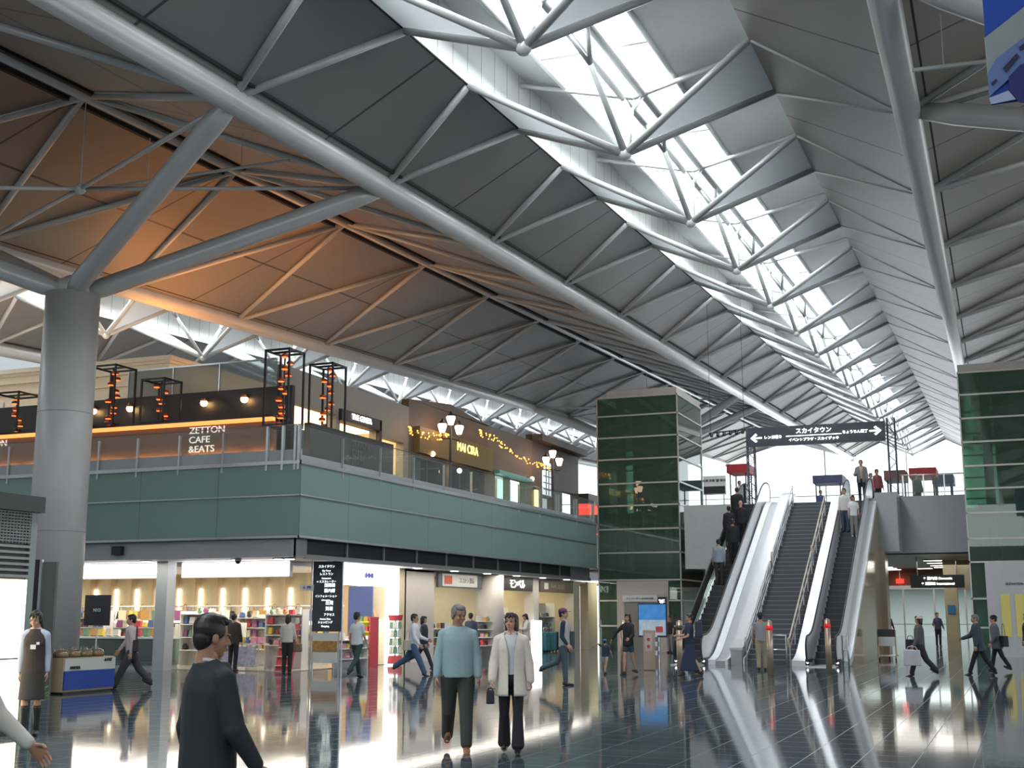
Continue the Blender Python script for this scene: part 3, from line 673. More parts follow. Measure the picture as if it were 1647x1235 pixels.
for i in range(n):
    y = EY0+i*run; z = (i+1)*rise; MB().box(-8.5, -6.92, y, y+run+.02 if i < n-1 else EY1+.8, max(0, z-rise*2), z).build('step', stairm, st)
band(MB(), -8.90, -8.53, EY0-.3, EY1+1, -.5, .42, False).build('side_wall', mat('panel_steel_grey', (.42, .43, .45), .3, .3), st); band(MB(), -8.93, -8.5, EY0-.32, EY1+1, .42, .50, False).build('wall_cap', mat('cap_steel', (.60, .61, .63), .25, .2), st)
band(MB(), -8.5, -8.46, EY0-.3, EY1+1, -.25, .16, False).build('stringer', silver, st)
def stair_rail(x, m, segs):
    for y0, y1 in segs:
        mb = MB(); a, b = (x, y0, NZ(y0)+.85), (x, y1, NZ(y1)+.85)
        mb.tube([(x, y0-.25, NZ(y0)+.55), (x, y0-.25, NZ(y0)+.85), a, b, (x, y1+.25, NZ(y1)+.85)], .028, 8); mb.tube([(x, y0, NZ(y0)+.5), (x, y1, NZ(y1)+.5)], .02, 6)
        mb.build('handrail', m, st, True)
        k = int((y1-y0)/1.1)+1
        for i in range(k+1):
            y = y0+(y1-y0)*i/k; MB().tube([(x, y, NZ(y)), (x, y, NZ(y)+.85)], .02, 6).build('baluster', steel, st)
stair_rail(-8.42, steel, ((EY0-.1, EY0+4.6), (EY0+5.2, EY1-.3)))
stair_rail(-7.02, mat('wood_rail', (.55, .47, .40), .4), ((EY0-.1, EY0+5.2), (EY0+5.6, EY1-1.3)))
stone = lined('beige_stone', (.42, .34, .22), (.006, .01), .12, .5, spec=.6)
mb = MB(); P = [(y, max(0, NZ(y)-.1)) for y in [EY0-.6+i*.5 for i in range(25)]]
for (ya, za), (yb, zb) in zip(P[:-1], P[1:]): mb.quad((-5.16, ya, 0), (-5.16, yb, 0), (-5.16, yb, zb+.02), (-5.16, ya, za+.02), [(ya/.9, 0), (yb/.9, 0), (yb/.9, zb/.9), (ya/.9, za/.9)])
mb.quad((-5.2, 53.4, 0), (-9, 53.4, 0), (-9, 53.4, 6), (-5.2, 53.4, 6), [(0, 0), (4, 0), (4, 6), (0, 6)])
ob = struct(mb.build('wall_stone', stone)); so = ob.modifiers.new('t', 'SOLIDIFY'); so.thickness = .04; so.offset = 1
struct(MB().box(-5.15, -4.9, DY-1.2, DY-.1, 0, 4.1).build('wall_stone', mat('stone_end', (.36, .29, .2), .2)))
# big overhead sign on truss posts
y = 53.2; a = atY(1203, 706, y); b = atY(1424, 700, y); zt, zb = a.z+.45, a.z-.36
bs = thing('overhead_sign', 'wide dark overhead sign with white Japanese lettering and arrows above the escalators', 'sign', (a.x, y, zb))
MB().box(a.x, b.x, y-.12, y+.12, zb, zt).build('board', mat('sign_navy', (.045, .05, .065), .45), bs)
sw = glow('sign_glow', (1, .97, .9), 4)
text('スカイタウン', .25, sw, ((a.x+b.x)/2-.05, y-.13, zt-.25), (R(90), 0, 0), 'lettering', bs, w=1.0)
text('イベントプラザ・スカイデッキ', .15, sw, ((a.x+b.x)/2-.05, y-.13, zb+.20), (R(90), 0, 0), 'lettering', bs)
MB().box((a.x+b.x)/2-1.2, (a.x+b.x)/2+1.1, y-.14, y-.12, zb+.36, zb+.385).build('rule', sw, bs)
text('レンガ通り', .155, sw, (a.x+1.1, y-.13, zb+.36), (R(90), 0, 0), 'lettering', bs)
text('ちょうちん横丁', .15, sw, (b.x-1.2, y-.13, zb+.42), (R(90), 0, 0), 'lettering', bs)
def arrow(x, z, s, par, m, y, k=1.):
    mb = MB(); mb.box(x-.22*k, x+.22*k, y-.02, y, z-.03*k, z+.03*k)
    for q in (-1, 1): mb.slab([(x+s*.26*k, y-.02, z), (x+s*.04*k, y-.02, z+q*.19*k), (x-s*.03*k, y-.02, z+q*.13*k), (x+s*.17*k, y-.02, z)], .02)
    return mb.build('arrow', m, par)
arrow(a.x+.4, zb+.36, -1, bs, sw, y-.12); arrow(b.x-.4, zb+.42, 1, bs, sw, y-.12)
def truss_post(x, y, z0, z1, w, label):
    t = thing('truss_post', label, 'truss post', (x, y, z0), 'truss posts carrying the overhead sign'); dkm = mat('truss_grey', (.16, .16, .19), .4, .5)
    for sx in (-w, w):
        for sy in (-w, w): MB().tube([(x+sx, y+sy, z0), (x+sx, y+sy, z1)], .03, 6).build('chord', dkm, t)
    mb = MB(); z = z0; s = 1; k = 2*w
    while z+k < z1:
        for sy in (-w, w): mb.tube([(x-s*w, y+sy, z), (x+s*w, y+sy, z+k)], .015, 5)
        for sx in (-w, w): mb.tube([(x+sx, y-s*w, z), (x+sx, y+s*w, z+k)], .015, 5)
        z += k; s = -s
    mb.build('lacing', dkm, t); return t
truss_post(a.x+.05, y+.35, DZ2, zt+.1, .15, 'lattice truss post holding up the left end of the overhead sign')
truss_post(b.x+.22, y+.2, DZ2+.2, zt+.15, .15, 'lattice truss post holding up the right end of the overhead sign')
# ================================================================ ground floor: gift shop on the corner and side shops
SX = -19.3; BY = 37.6
innw = mat('shop_wall_cream', (.66, .58, .40), .6)
struct(MB().box(-40, SX-.3, BY, BY+.3, 0, 3.2).box(SX-.3, SX, 37.7, BY+.6, 0, 3.2).build('wall_shop_back', innw))
struct(MB().box(-40, SX-.3, 31.12, BY, 3.0, 3.13).build('ceiling_gift_shop', mat('ceiling_white', (.7, .69, .66), .6)))
struct(MB().box(-40, SX-.05, 31.1, BY, 0, .02).build('floor_gift_shop', mat('shop_floor', (.42, .38, .32), .15)))
struct(MB().box(-40.2, -40, 28, 60, 0, 5.5).build('wall_side', beige))
lb = glow('lightbox_white', (1, .96, .99), 3.2)
pil = MB().box(-23.53, -23.13, 30.35, 30.75, 0, 3.13).build('pillar', grey); struct(pil)
for x0, x1, lab in ((-34, -23.55, 'long glowing white fascia light box over the gift shop, left of the square pillar'), (-23.1, -19.35, 'long glowing white fascia light box over the gift shop, right of the square pillar')):
    t = thing('shop_light_box', lab, 'light box', (x0, 31, 2.66)); MB().box(x0, x1, 30.95, 31.1, 2.66, 3.12).build('case', white, t); MB().box(x0+.03, x1-.03, 30.93, 30.95, 2.69, 3.1).build('lit_face', lb, t)
t = thing('shop_light_box', 'glowing white light box with a blue mark over the gift shop side entrance', 'light box', (SX, 34.0, 2.5))
MB().box(SX-.1, SX+.03, 33.3, 37.6, 2.5, 3.12).build('lit_face', lb, t); MB().box(SX-.1, SX+.03, 36.9, 37.6, 0, 2.5).build('lit_face', lb, t)
for i in range(3): MB().tube([(SX+.03, 35.3+.2*i, 2.82), (SX+.05, 35.3+.2*i, 2.82)], .09, 12).build('mark', mat('mark_blue', (.08, .09, .35), .5), t)
for i in range(5): area('gift_shop_lamp', (-38+4.4*i, 33.8, 2.95), (0, 0, 0), 3, 3, 130, (1, .90, .74))
area('walkway_lamp', (-28, 29.8, 3.1), (0, 0, 0), 16, .8, 140, (1, .95, .86)); area('walkway_lamp', (-18.4, 43, 3.1), (0, 0, 0), .6, 22, 200, (1, .93, .82))
# back wall niches with lit shelves
for i in range(14):
    x = -32.4+.93*i
    t = thing('wall_niche', 'cream lit niche on the gift shop back wall, %s from the left' % ORD[i], 'display niche', (x, BY-.35, 1.4), 'lit niches on the gift shop back wall')
    MB().box(x-.46, x-.36, BY-.36, BY, 0, 3.0).build('pilaster', mat('pilaster', (.62, .50, .34), .5), t)
    MB().box(x-.36, x+.46, BY-.34, BY, 1.38, 1.44).build('shelf', white, t)
    MB().box(x-.34, x-.28, BY-.1, BY-.02, 1.46, 2.5).build('side_light', glow('niche_light', (1, .93, .78), 3), t)
    MB().box(x-.3, x+.44, BY-.34, BY-.3, 1.10, 1.37).build('front_light', glow('niche_light', (1, .93, .78), 3), t)
    c = [(.35, .08, .06), (.25, .2, .12), (.06, .06, .07), (.4, .25, .12), (.3, .3, .28)][i % 5]
    b = thing('handbag', 'handbag shown in the lit niche %s from the left on the gift shop back wall' % ORD[i], 'handbag', (x+.1, BY-.22, 1.44))
    MB().slab([(x-.12, BY-.3, 1.44), (x+.32, BY-.3, 1.44), (x+.25, BY-.28, 1.72), (x-.05, BY-.28, 1.72)], -.16).build('body', mat('bag_%d' % (i % 5), c, .6), b, bevel=.02)
    MB().tube([(x, BY-.24, 1.7), (x+.03, BY-.24, 1.9), (x+.1, BY-.24, 1.96), (x+.17, BY-.24, 1.9), (x+.2, BY-.24, 1.7)], .012, 6).build('handle', mat('bag_%d' % (i % 5), c, .6), b)
# goods: a few kinds, copied
GC = [(.62, .08, .10), (.75, .35, .42), (.70, .62, .45), (.15, .30, .18), (.10, .16, .40), (.72, .70, .66), (.55, .30, .08), (.30, .10, .24), (.05, .05, .06), (.80, .62, .10)]
GMAT = [mat('goods_%d' % i, c, .5, noise=.3, scale=18) for i, c in enumerate(GC)]
PROTO = {}
def goods(kind, ci, w, d, h):
    key = (kind, ci, w, d, h)
    if key in PROTO: return PROTO[key].copy()
    mb = MB()
    if kind == 'box': mb.box(-w/2, w/2, -d/2, d/2, 0, h)
    elif kind == 'pouch': mb.slab([(-w/2, -d/2, 0), (w/2, -d/2, 0), (w/2*.85, -d/4, h), (-w/2*.85, -d/4, h)], -d*.8)
    elif kind == 'tin': mb.lathe([(w/2, 0), (w/2, h*.85), (w/2*.8, h)], (0, 0, 0), 12)
    else: mb.ball((0, 0, h*.36), w*.42, 10, .85).ball((0, -.02, h*.8), w*.28, 10).ball((-w*.2, 0, h*1.0), w*.1, 6).ball((w*.2, 0, h*1.0), w*.1, 6)
    o = mb.build('x', GMAT[ci], smooth=kind == 'plush'); o.location = (0, 0, 0); COL.objects.unlink(o); PROTO[key] = o; return o.copy()
GL = {'box': ('boxed_souvenir', 'box'), 'pouch': ('packet', 'packet'), 'tin': ('tin', 'tin'), 'plush': ('plush_toy', 'plush toy')}
def put(kind, ci, w, d, h, loc, label, group, rz=0):
    o = goods(kind, ci, w, d, h); o.name = GL[kind][0]; COL.objects.link(o); o.location = loc; o.rotation_euler = (0, 0, rz); tag(o, label, GL[kind][1], group); return o
RG = random.Random(11)
CN = ['red', 'pink', 'beige', 'green', 'navy', 'white', 'orange', 'plum', 'black', 'yellow']
def shelf(x0, x1, y0, y1, levels, top, label, where, m=None, kinds=('box', 'pouch', 'tin'), axis='x', fill=.85, cols=range(10)):
    t = thing('display_shelf', label, 'shelf', (x0, y0, 0)); m = m or white
    MB().box(x0, x0+.03, y0, y1, 0, top).build('side_panel', m, t)
    if axis == 'x': MB().box(x1-.03, x1, y0, y1, 0, top).build('side_panel', m, t); MB().box(x0, x1, y1-.02, y1, 0, top).build('back_panel', m, t)
    else: MB().box(x0, x1, y1-.03, y1, 0, top).build('side_panel', m, t); MB().box(x0, x0+.02, y0, y1, 0, top).build('back_panel', m, t)
    cols = list(cols)
    for z in levels:
        MB().box(x0+.005, x1-.005, y0+.005, y1-.005, z-.03, z).build('shelf_board', m, t)
        L = (x1-x0) if axis == 'x' else (y1-y0); q = .12
        while q < L-.1:
            k = RG.choice(kinds); c = RG.choice(cols); w_, h_ = RG.choice((.14, .18, .22)), RG.choice((.14, .2))
            if RG.random() < fill:
                loc = (x0+q, (y0+y1)/2-.05, z) if axis == 'x' else ((x0+x1)/2+.05, y0+q, z)
                put(k, c, w_, .14, h_, loc, '%s %s among the goods %s' % (CN[c], GL[k][1], where), 'small goods %s, %s %s' % (where, CN[c], GL[k][1]), 0 if axis == 'x' else R(90))
            q += .24
    return t
shelf(-28.6, -26.9, 32.2, 32.7, (.5, .85, 1.2, 1.5), 1.6, 'white goods shelf at the left end of the gift shop behind the black sign board', 'on the leftmost white shelf', kinds=('pouch', 'box', 'plush'))
shelf(-26.7, -25.0, 32.4, 32.9, (.5, .85, 1.2), 1.3, 'white goods shelf behind the man in the pale pink shirt', 'on the shelf behind the pink-shirted man', kinds=('pouch', 'plush', 'box'))
shelf(-24.9, -23.7, 33.4, 33.9, (.5, .9, 1.3, 1.62), 1.7, 'tall goods shelf just left of the square pillar in the gift shop', 'on the tall shelf left of the square pillar', kinds=('plush', 'pouch'))
shelf(-22.95, -21.9, 32.3, 32.7, (.35, .65, .95, 1.25), 1.35, 'white cube shelf just right of the square pillar', 'on the white cube shelf right of the pillar', fill=1)
shelf(-21.2, -19.9, 32.6, 33.0, (.7, 1.0, 1.3, 1.6), 1.75, 'goods shelf with bags in the middle of the gift shop front', 'on the shelf with bags', kinds=('plush', 'pouch', 'box'))
shelf(-36, -20, 36.6, 37.1, (.55, .95), 1.25, 'long low goods shelf under the lit niches at the back of the gift shop', 'on the long shelf under the niches', kinds=('box', 'pouch'))
# glass display counters
gcase = glass('case_glass', (.75, .88, .84), .18, .4, diff=(.45, .6, .55))
for x0, x1, lab in ((-29.2, -27.6, 'glass display counter furthest left at the gift shop front'), (-27.4, -25.3, 'glass display counter behind the striding man in the pink shirt'), (-25.1, -23.6, 'glass display counter with a white top beside the square pillar')):
    t = thing('display_counter', lab, 'counter', (x0, 31.1, 0))
    MB().box(x0, x1, 31.1, 31.7, .12, .88).build('glass_body', gcase, t); MB().box(x0-.02, x1+.02, 31.08, 31.72, .88, .94).build('top', white, t); MB().box(x0+.03, x1-.03, 31.14, 31.68, 0, .12).build('plinth', grey, t)
    for i in range(int((x1-x0)/.3)):
        c = (i*3) % 10; put('pouch', c, .2, .16, .2, (x0+.2+.3*i, 31.4, .94), '%s packet standing on top of the %s' % (CN[c], lab.split(' at ')[0].split(' behind ')[0]) if 0 else '%s packet on the glass display counters' % CN[c], 'packets on the glass counters, %s' % CN[c])
# black sign board in front of the shop, with faint lettering
t = thing('black_sign_board', 'black poster board with faint pale lettering right of the big round column', 'sign', (-25.9, 30.4, 0))
p0, p1 = atY(138, 957, 30.4), atY(176, 1006, 30.4)
MB().box(p0.x, p1.x, 30.38, 30.42, p1.z, p0.z).build('board', mat('board_black', (.012, .014, .022), .5), t); MB().tube([((p0.x+p1.x)/2, 30.42, 0), ((p0.x+p1.x)/2, 30.42, p1.z)], .02, 8).build('stand', steel, t)
MB().lathe([(.22, 0), (.22, .02)], ((p0.x+p1.x)/2, 30.42, 0), 16).build('foot', steel, t); text('NEO', .13, mat('board_letter', (.35, .45, .55), .5), ((p0.x+p1.x)/2, 30.37, (p0.z+p1.z)/2), (R(90), 0, 0), 'lettering', t)
# corner directory board
bx0, bx1, by = -18.95, -17.93, 31.5
t = thing('directory_board', 'tall black directory board with white lists at the corner of the gift shop', 'sign board', ((bx0+bx1)/2, by, 0))
for x in (bx0, bx0+.08, bx1-.08, bx1): MB().tube([(x, by, 0), (x, by, 3.12)], .025, 8).build('post', steel, t)
MB().box(bx0+.06, bx1-.04, by-.04, by+.04, 1.12, 3.1).build('board', mat('sign_navy', (.045, .05, .065), .45), t)
MB().box(bx0+.1, bx1-.1, by-.03, by+.03, .25, 1.08).build('poster', mat('poster_pale', (.62, .64, .60), .5), t)
MB().box(bx0+.1, bx1-.12, by-.036, by-.03, .55, .86).build('poster_picture', mat('poster_food', (.42, .22, .07), .5, noise=.9, scale=14), t)
RR = random.Random(5); gy = glow('list_white', (.9, 1, .95), 1.8)
L = [('スカイタウン', .09), ('Sky Town', .07), ('レストラン', .09), ('Restaurant', .07), ('→ エスカレーター', .08), ('国際線', .12), ('国内線', .12), ('インフォメーション', .08), ('Information', .06), ('出発', .13), ('到着', .13), ('アクセス', .09), ('Access Plaza', .07), ('ショッピング', .08), ('Shopping', .07)]
z = 2.95
for s, sz in L: text(s, sz, gy, (bx0+.5+(.12 if len(s) < 5 else 0)*1, by-.045, z), (R(90), 0, 0), 'lettering', t, .002); z -= sz*1.15+.015
t = thing('small_hanging_sign', 'small white sign plate sticking out left of the black directory board', 'sign', (-19.2, 31.3, 2.3)); MB().box(bx0-.35, bx0+.1, 31.43, 31.47, 2.27, 2.44).build('plate', white, t); text('← P9', .12, mat('mark_blue', (.08, .09, .35), .5), (bx0-.12, 31.42, 2.355), (R(90), 0, 0), 'lettering', t)
# things before and inside the shop
t = thing('poster_table', 'display table with a colourful poster front in the gift shop entrance', 'table', (-21.4, 31.4, 0))
MB().box(-21.9, -20.6, 31.4, 31.95, .72, .76).build('tabletop', white, t)
for x in (-21.87, -20.63):
    for y in (31.43, 31.92): MB().tube([(x, y, 0), (x, y, .72)], .02, 6).build('leg', steel, t)
MB().box(-21.8, -20.7, 31.38, 31.4, .1, .68).build('poster', mat('poster_flowers', (.45, .42, .55), .5, noise=.7, scale=9), t)
for i in range(11): c = RG.randrange(10); put(('plush', 'pouch', 'box')[i % 3], c, .18, .14, .18, (-21.8+.115*i, 31.6+.12*(i % 2), .76), '%s %s heaped on the table with the poster front' % (CN[c], GL[('plush', 'pouch', 'box')[i % 3]][1]), 'goods on the poster table, %s %d' % (CN[c], i % 3))
t = thing('red_ladder_rack', 'red sloping display rack leaning beside the black directory board', 'rack', (-19.7, 31.4, 0))
MB().prism([(31.3, 0), (31.36, 0), (31.75, 1.35), (31.7, 1.35)], 'x', -20.0, -19.95).build('side_rail', GMAT[0], t); MB().prism([(31.3, 0), (31.36, 0), (31.75, 1.35), (31.7, 1.35)], 'x', -19.5, -19.45).build('side_rail', GMAT[0], t)
MB().prism([(31.32, 0), (31.34, 0), (31.72, 1.32), (31.7, 1.32)], 'x', -19.95, -19.5).build('back_panel', GMAT[0], t)
for i in range(5): z = .15+.25*i; MB().box(-19.98, -19.47, 31.2+.075*i, 31.4+.075*i, z, z+.02).build('shelf_board', white, t)
t = thing('yellow_display_rack', 'tall yellow display rack with a red side panel at the gift shop side entrance', 'rack', (-18.8, 34.6, 0))
MB().box(-19.25, -18.85, 34.9, 35.3, 0, 1.5).build('body', mat('rack_yellow', (.70, .78, .06), .4), t); MB().box(-18.85, -18.8, 34.8, 35.35, 0, 1.52).build('side_panel', GMAT[0], t)
for z in (.35, .7, 1.05, 1.35): MB().box(-19.27, -18.83, 34.75, 34.9, z, z+.03).build('shelf_board', mat('rack_yellow', (.70, .78, .06), .4), t)
for i in range(8): c = (5, 0, 3, 6)[i % 4]; put('box', c, .12, .1, .16, (-19.15+.2*(i % 2), 34.83, (.38, .73, 1.08, 1.38)[i//2]), '%s box on the tall yellow display rack' % CN[c], 'boxes on the yellow rack, %s' % CN[c])
t = thing('revolving_rack', 'revolving rack with a red top and green packets beside the beige wall', 'rack', (-18.7, 36.2, 0))
MB().tube([(-18.75, 36.4, 0), (-18.75, 36.4, 1.5)], .03, 8).build('pole', steel, t); MB().lathe([(.25, 0), (.22, .25)], (-18.75, 36.4, .05), 16).build('base', GMAT[0], t); MB().lathe([(.2, 0), (.25, .18)], (-18.75, 36.4, 1.4), 16).build('top_sign', GMAT[0], t)
for j in range(4):
    MB().lathe([(.22, 0), (.22, .02)], (-18.75, 36.4, .36+.26*j), 14).build('tray', steel, t)
    for i in range(6): a = i*60; put('pouch', 3 if (i+j) % 2 else 5, .14, .06, .2, (-18.75+.16*math.cos(R(a)), 36.4+.16*math.sin(R(a)), .38+.26*j), '%s packet on the revolving rack with the red top' % ('green' if (i+j) % 2 else 'white'), 'packets on the revolving rack, %d' % ((i+j) % 2), R(a+90))
shelf(-19.2, -18.75, 33.2, 34.6, (.3, .6, .85), .95, 'low open shelf with snack boxes at the side entrance of the gift shop', 'on the low shelf at the side entrance', axis='y')
t = thing('inner_panel', 'tall blue and tan panel inside the side entrance of the gift shop', 'panel', (-20.5, 36.4, 0)); MB().box(-21.2, -20.5, 36.4, 36.45, 0, 2.5).build('tan_board', mat('tan_board', (.5, .34, .18), .5), t); MB().box(-20.48, -19.6, 36.38, 36.45, 0, 2.5).build('blue_board', mat('blue_board', (.06, .09, .25), .5), t)
# side wall: beige piers, round columns, shopfronts
pier = mat('pier_grey', (.62, .575, .53), .5)
struct(MB().box(SX-.4, SX, 38.1, 40.4, 0, 3.12).build('pillar', pier))
for y in (45.2,): struct(MB().lathe([(.55, 0), (.55, 3.12)], (SX+.1, y, 0), 24).build('pillar', pier, None, True))
for a, b in ((49.9, 50.6), (55.1, 56.0), (57.2, 58.6)): struct(MB().box(SX-.3, SX+.1, a, b, 0, 3.12).build('pillar', pier))
struct(MB().box(SX-6.3, SX-6, 38.2, 62, 0, 3.2).build('wall_shop_back', innw)); struct(MB().box(SX-6, SX, 38.2, 62, 3.05, 3.13).build('ceiling_side_shops', mat('ceiling_white', (.7, .69, .66), .6)))
struct(MB().box(SX-6, SX-.35, 44.9, 45.1, 0, 3.05).box(SX-6, SX-.35, 50.1, 50.3, 0, 3.05).box(SX-6, SX-.35, 55.4, 55.6, 0, 3.05).build('wall_partition', innw))
def signboard(y0, y1, z0, z1, m, label, body, tm, sz, x=SX+.12):
    t = thing('shop_sign', label, 'sign', (x, y0, z0)); MB().box(x-.1, x, y0, y1, z0, z1).build('board', m, t)
    if body: text(body, sz, tm, (x+.01, (y0+y1)/2, (z0+z1)/2), (R(90), 0, R(90)), 'lettering', t)
    return t
t = signboard(40.5, 44.4, 2.55, 3.08, mat('sign_slate', (.10, .11, .13), .5), 'pale shop sign with a red square mark behind the grey haired man', None, None, 0)
MB().box(SX+.12, SX+.14, 40.8, 43.9, 2.6, 3.04).build('light_panel', mat('panel_pale', (.5, .5, .46), .5, emit=.15), t); MB().box(SX+.14, SX+.15, 40.95, 41.6, 2.68, 2.98).build('mark', mat('mark_red', (.5, .08, .04), .5), t)
text('ココカラ 薬局', .22, mat('letter_dim', (.28, .26, .22), .5), (SX+.145, 42.9, 2.82), (R(90), 0, R(90)), 'lettering', t)
signboard(46.3, 49.8, 2.55, 3.06, black, 'black shop sign with bright white lettering above the woman in the cream coat', 'モンベル', glow('sign_glow', (1, .97, .9), 4), .42)
t = signboard(50.7, 55.0, 2.55, 3.06, mat('sign_brown', (.08, .05, .04), .5), 'dark brown shop sign with a small pale mark, furthest along the side shopfronts', 'TRAVEL GOODS', mat('letter_dim', (.28, .26, .22), .5), .25)
MB().box(SX+.12, SX+.13, 51.2, 51.7, 2.68, 2.95).build('mark', mat('panel_pale', (.5, .5, .46), .5), t)
for y, c in ((42.5, (1, .92, .78)), (48, (1, .86, .6)), (53, (1, .86, .6)), (58.5, (1, .86, .55))): area('side_shop_lamp', (SX-2.8, y, 3.0), (0, 0, 0), 4, 3.4, 110, c)
shelf(SX-.6, SX-.1, 40.6, 42.0, (.5, .8, 1.1), 1.3, 'goods shelf in the side shop under the sign with the red square mark', 'in the shop under the red square mark', axis='y')
shelf(SX+.0, SX+.45, 44.0, 46.0, (.45, .75, 1.05, 1.35), 1.55, 'goods shelf around the round column between two side shops', 'on the shelf by the round column', axis='y')
shelf(SX-1.4, SX-.9, 46.4, 49.6, (.5, .9, 1.3, 1.6), 1.9, 'goods shelf inside the shop under the black sign', 'in the shop under the black sign', axis='y')
shelf(SX-1.2, SX-.7, 50.8, 54.8, (.5, 1.0, 1.5), 2.1, 'clothes and luggage shelf inside the shop under the brown sign', 'in the shop under the brown sign', axis='y', cols=(3, 4, 8, 2))
t = thing('white_light_pillar', 'narrow glowing white pillar between the side shops, right of the woman in the cream coat', 'light pillar', (SX+.5, 50.0, 0)); a = atX(864, 1010, SX+.35); MB().box(SX+.2, SX+.45, a.y-.3, a.y+.3, 0, 1.35).build('lit_body', glow('pillar_glow', (.9, .97, 1), 2.5), t); MB().box(SX+.18, SX+.47, a.y-.32, a.y+.32, 1.0, 1.03).build('band', grey, t)
SC = [(.02, .12, .16), (.03, .16, .2), (.02, .03, .05), (.05, .2, .2), (.02, .06, .12)]
for i in range(5):
    y = 51.2+.8*i; t = thing('suitcase', 'dark teal suitcase standing before the brown sign shop, %s from the white light pillar' % ORD[i], 'suitcase', (SX+.25, y, 0), 'suitcases before the brown sign shop'); m = mat('case_%d' % i, SC[i], .35)
    MB().box(SX, SX+.3, y-.28, y+.28, .06, .85).build('shell', m, t, bevel=.04); MB().tube([(SX+.15, y-.15, .85), (SX+.15, y-.15, 1.05), (SX+.15, y+.15, 1.05), (SX+.15, y+.15, .85)], .014, 6).build('handle', steel, t)
    for yy in (y-.2, y+.2): MB().tube([(SX+.15, yy-.02, .035), (SX+.15, yy+.02, .035)], .034, 8).build('wheel', black, t)
# mannequins / coats hung in the brown sign shop
# passage at the far end (left of the tower): pale yellow lit wall
struct(MB().box(SX, tx0-.3, 61.5, 61.8, 0, 3.6).build('wall_passage', mat('wall_yellow', (.62, .56, .25), .5))); area('passage_lamp', (-18.2, 59, 3.4), (0, 0, 0), 1, 3, 60, (1, .93, .6))
struct(MB().box(SX, tx0+1, 56.6, 62, 3.6, 3.7).build('ceiling_passage', mat('soffit_white', (.62, .61, .58), .6)))
# ================================================================ passage under the deck at the right
for i, (px, py) in enumerate(((1423, 911), (1430, 913), (1437, 915), (1500, 900), (1505, 904), (1510, 908), (1515, 911), (1487, 913), (1492, 917), (1497, 921))):
    p = atZ(px, py, 3.98); t = thing('strip_ceiling_light', 'bright strip ceiling light under the deck, %s counted from the beige stone wall' % ORD[i], 'ceiling light', p, 'strip lights under the deck')
    MB().box(p.x-.42, p.x+.42, p.y-.12, p.y+.12, 3.94, 3.99).build('housing', white, t); MB().box(p.x-.38, p.x+.38, p.y-.09, p.y+.09, 3.925, 3.94).build('tube', glow('tube_white', (1, .98, .9), 7), t)
area('passage_lamp', (-5, 62, 3.8), (0, 0, 0), 6, 14, 300, (1, .95, .85)); area('passage_lamp', (-6, 86, 3.8), (0, 0, 0), 14, 20, 2600, (.95, 1, .98))
gy0 = 72.
gl = thing('glass_wall', 'glazed wall with steel frames at the back of the passage under the deck', 'glass wall', (-8, gy0, 0)); mb = MB()
for i in range(9): x = -14+1.6*i; mb.box(x-.04, x+.04, gy0-.04, gy0+.04, 0, 3.0)
mb.box(-14, -1, gy0-.05, gy0+.05, 2.95, 3.15).box(-14, -1, gy0-.03, gy0+.03, 1.05, 1.1); mb.build('frame', steel, gl); MB().box(-14, -1, gy0-.01, gy0+.01, 0, 2.95).build('pane', glass('passage_glass', (.92, .97, .96), .05, .05), gl)
struct(MB().box(-14, -1, gy0-.04, gy0+.04, 3.15, 4.0).build('wall_lintel', mat('lintel_orange', (.38, .20, .12), .5)))
struct(MB().box(-20, 24, 100, 100.3, 0, 4).build('wall_far', mat('wall_bright', (.75, .77, .76), .5)))
p0, p1 = atY(1522, 1000, 60).x, atY(1543, 1000, 60).x
struct(MB().box(p0, p1, 59.8, 60.4, 0, 4).build('pillar', mat('pillar_cream', (.48, .42, .28), .4))); struct(MB().box(p1, p1+4, 60.2, 60.4, 2.7, 4).build('wall_lintel', mat('pillar_cream', (.48, .42, .28), .4)))
t = thing('notice_board', 'small blue notice on the cream pillar in the passage', 'notice', (p0, 59.78, 1.3)); a = atY(1524, 973, 59.75); b = atY(1537, 987, 59.75); MB().box(a.x, b.x, 59.74, 59.8, b.z, a.z).build('sheet', mat('notice_blue', (.05, .2, .4), .5), t)
a, b = atY(1464, 925, 56), atY(1552, 945, 56)
t = thing('hanging_direction_sign', 'black hanging direction sign with white lettering in the passage under the deck', 'sign', (a.x, 56, b.z)); MB().box(a.x, b.x, 55.95, 56.05, b.z, a.z).build('board', black, t)
for x in (a.x+.3, b.x-.3): MB().tube([(x, 56, a.z), (x, 56, 4.0)], .02, 6).build('hanger', steel, t)
text('↑ 国内線 Domestic', .14, sw, (a.x+1.1, 55.94, (a.z+b.z)/2+.12), (R(90), 0, 0), 'lettering', t); text('↑ 国際線 International', .14, sw, (a.x+1.1, 55.94, (a.z+b.z)/2-.1), (R(90), 0, 0), 'lettering', t)
t = thing('exit_sign', 'small red illuminated sign high in the passage', 'sign', (-7, 70, 3)); a, b = atY(1441, 931, 71.8), atY(1454, 938, 71.8); MB().box(a.x, b.x, 71.75, 71.85, b.z, a.z).build('board', glow('red_sign', (1, .05, .03), 1.5), t); MB().box((a.x+b.x)/2-.02, (a.x+b.x)/2+.02, 71.78, 71.82, a.z, 4.0).build('hanger', steel, t)
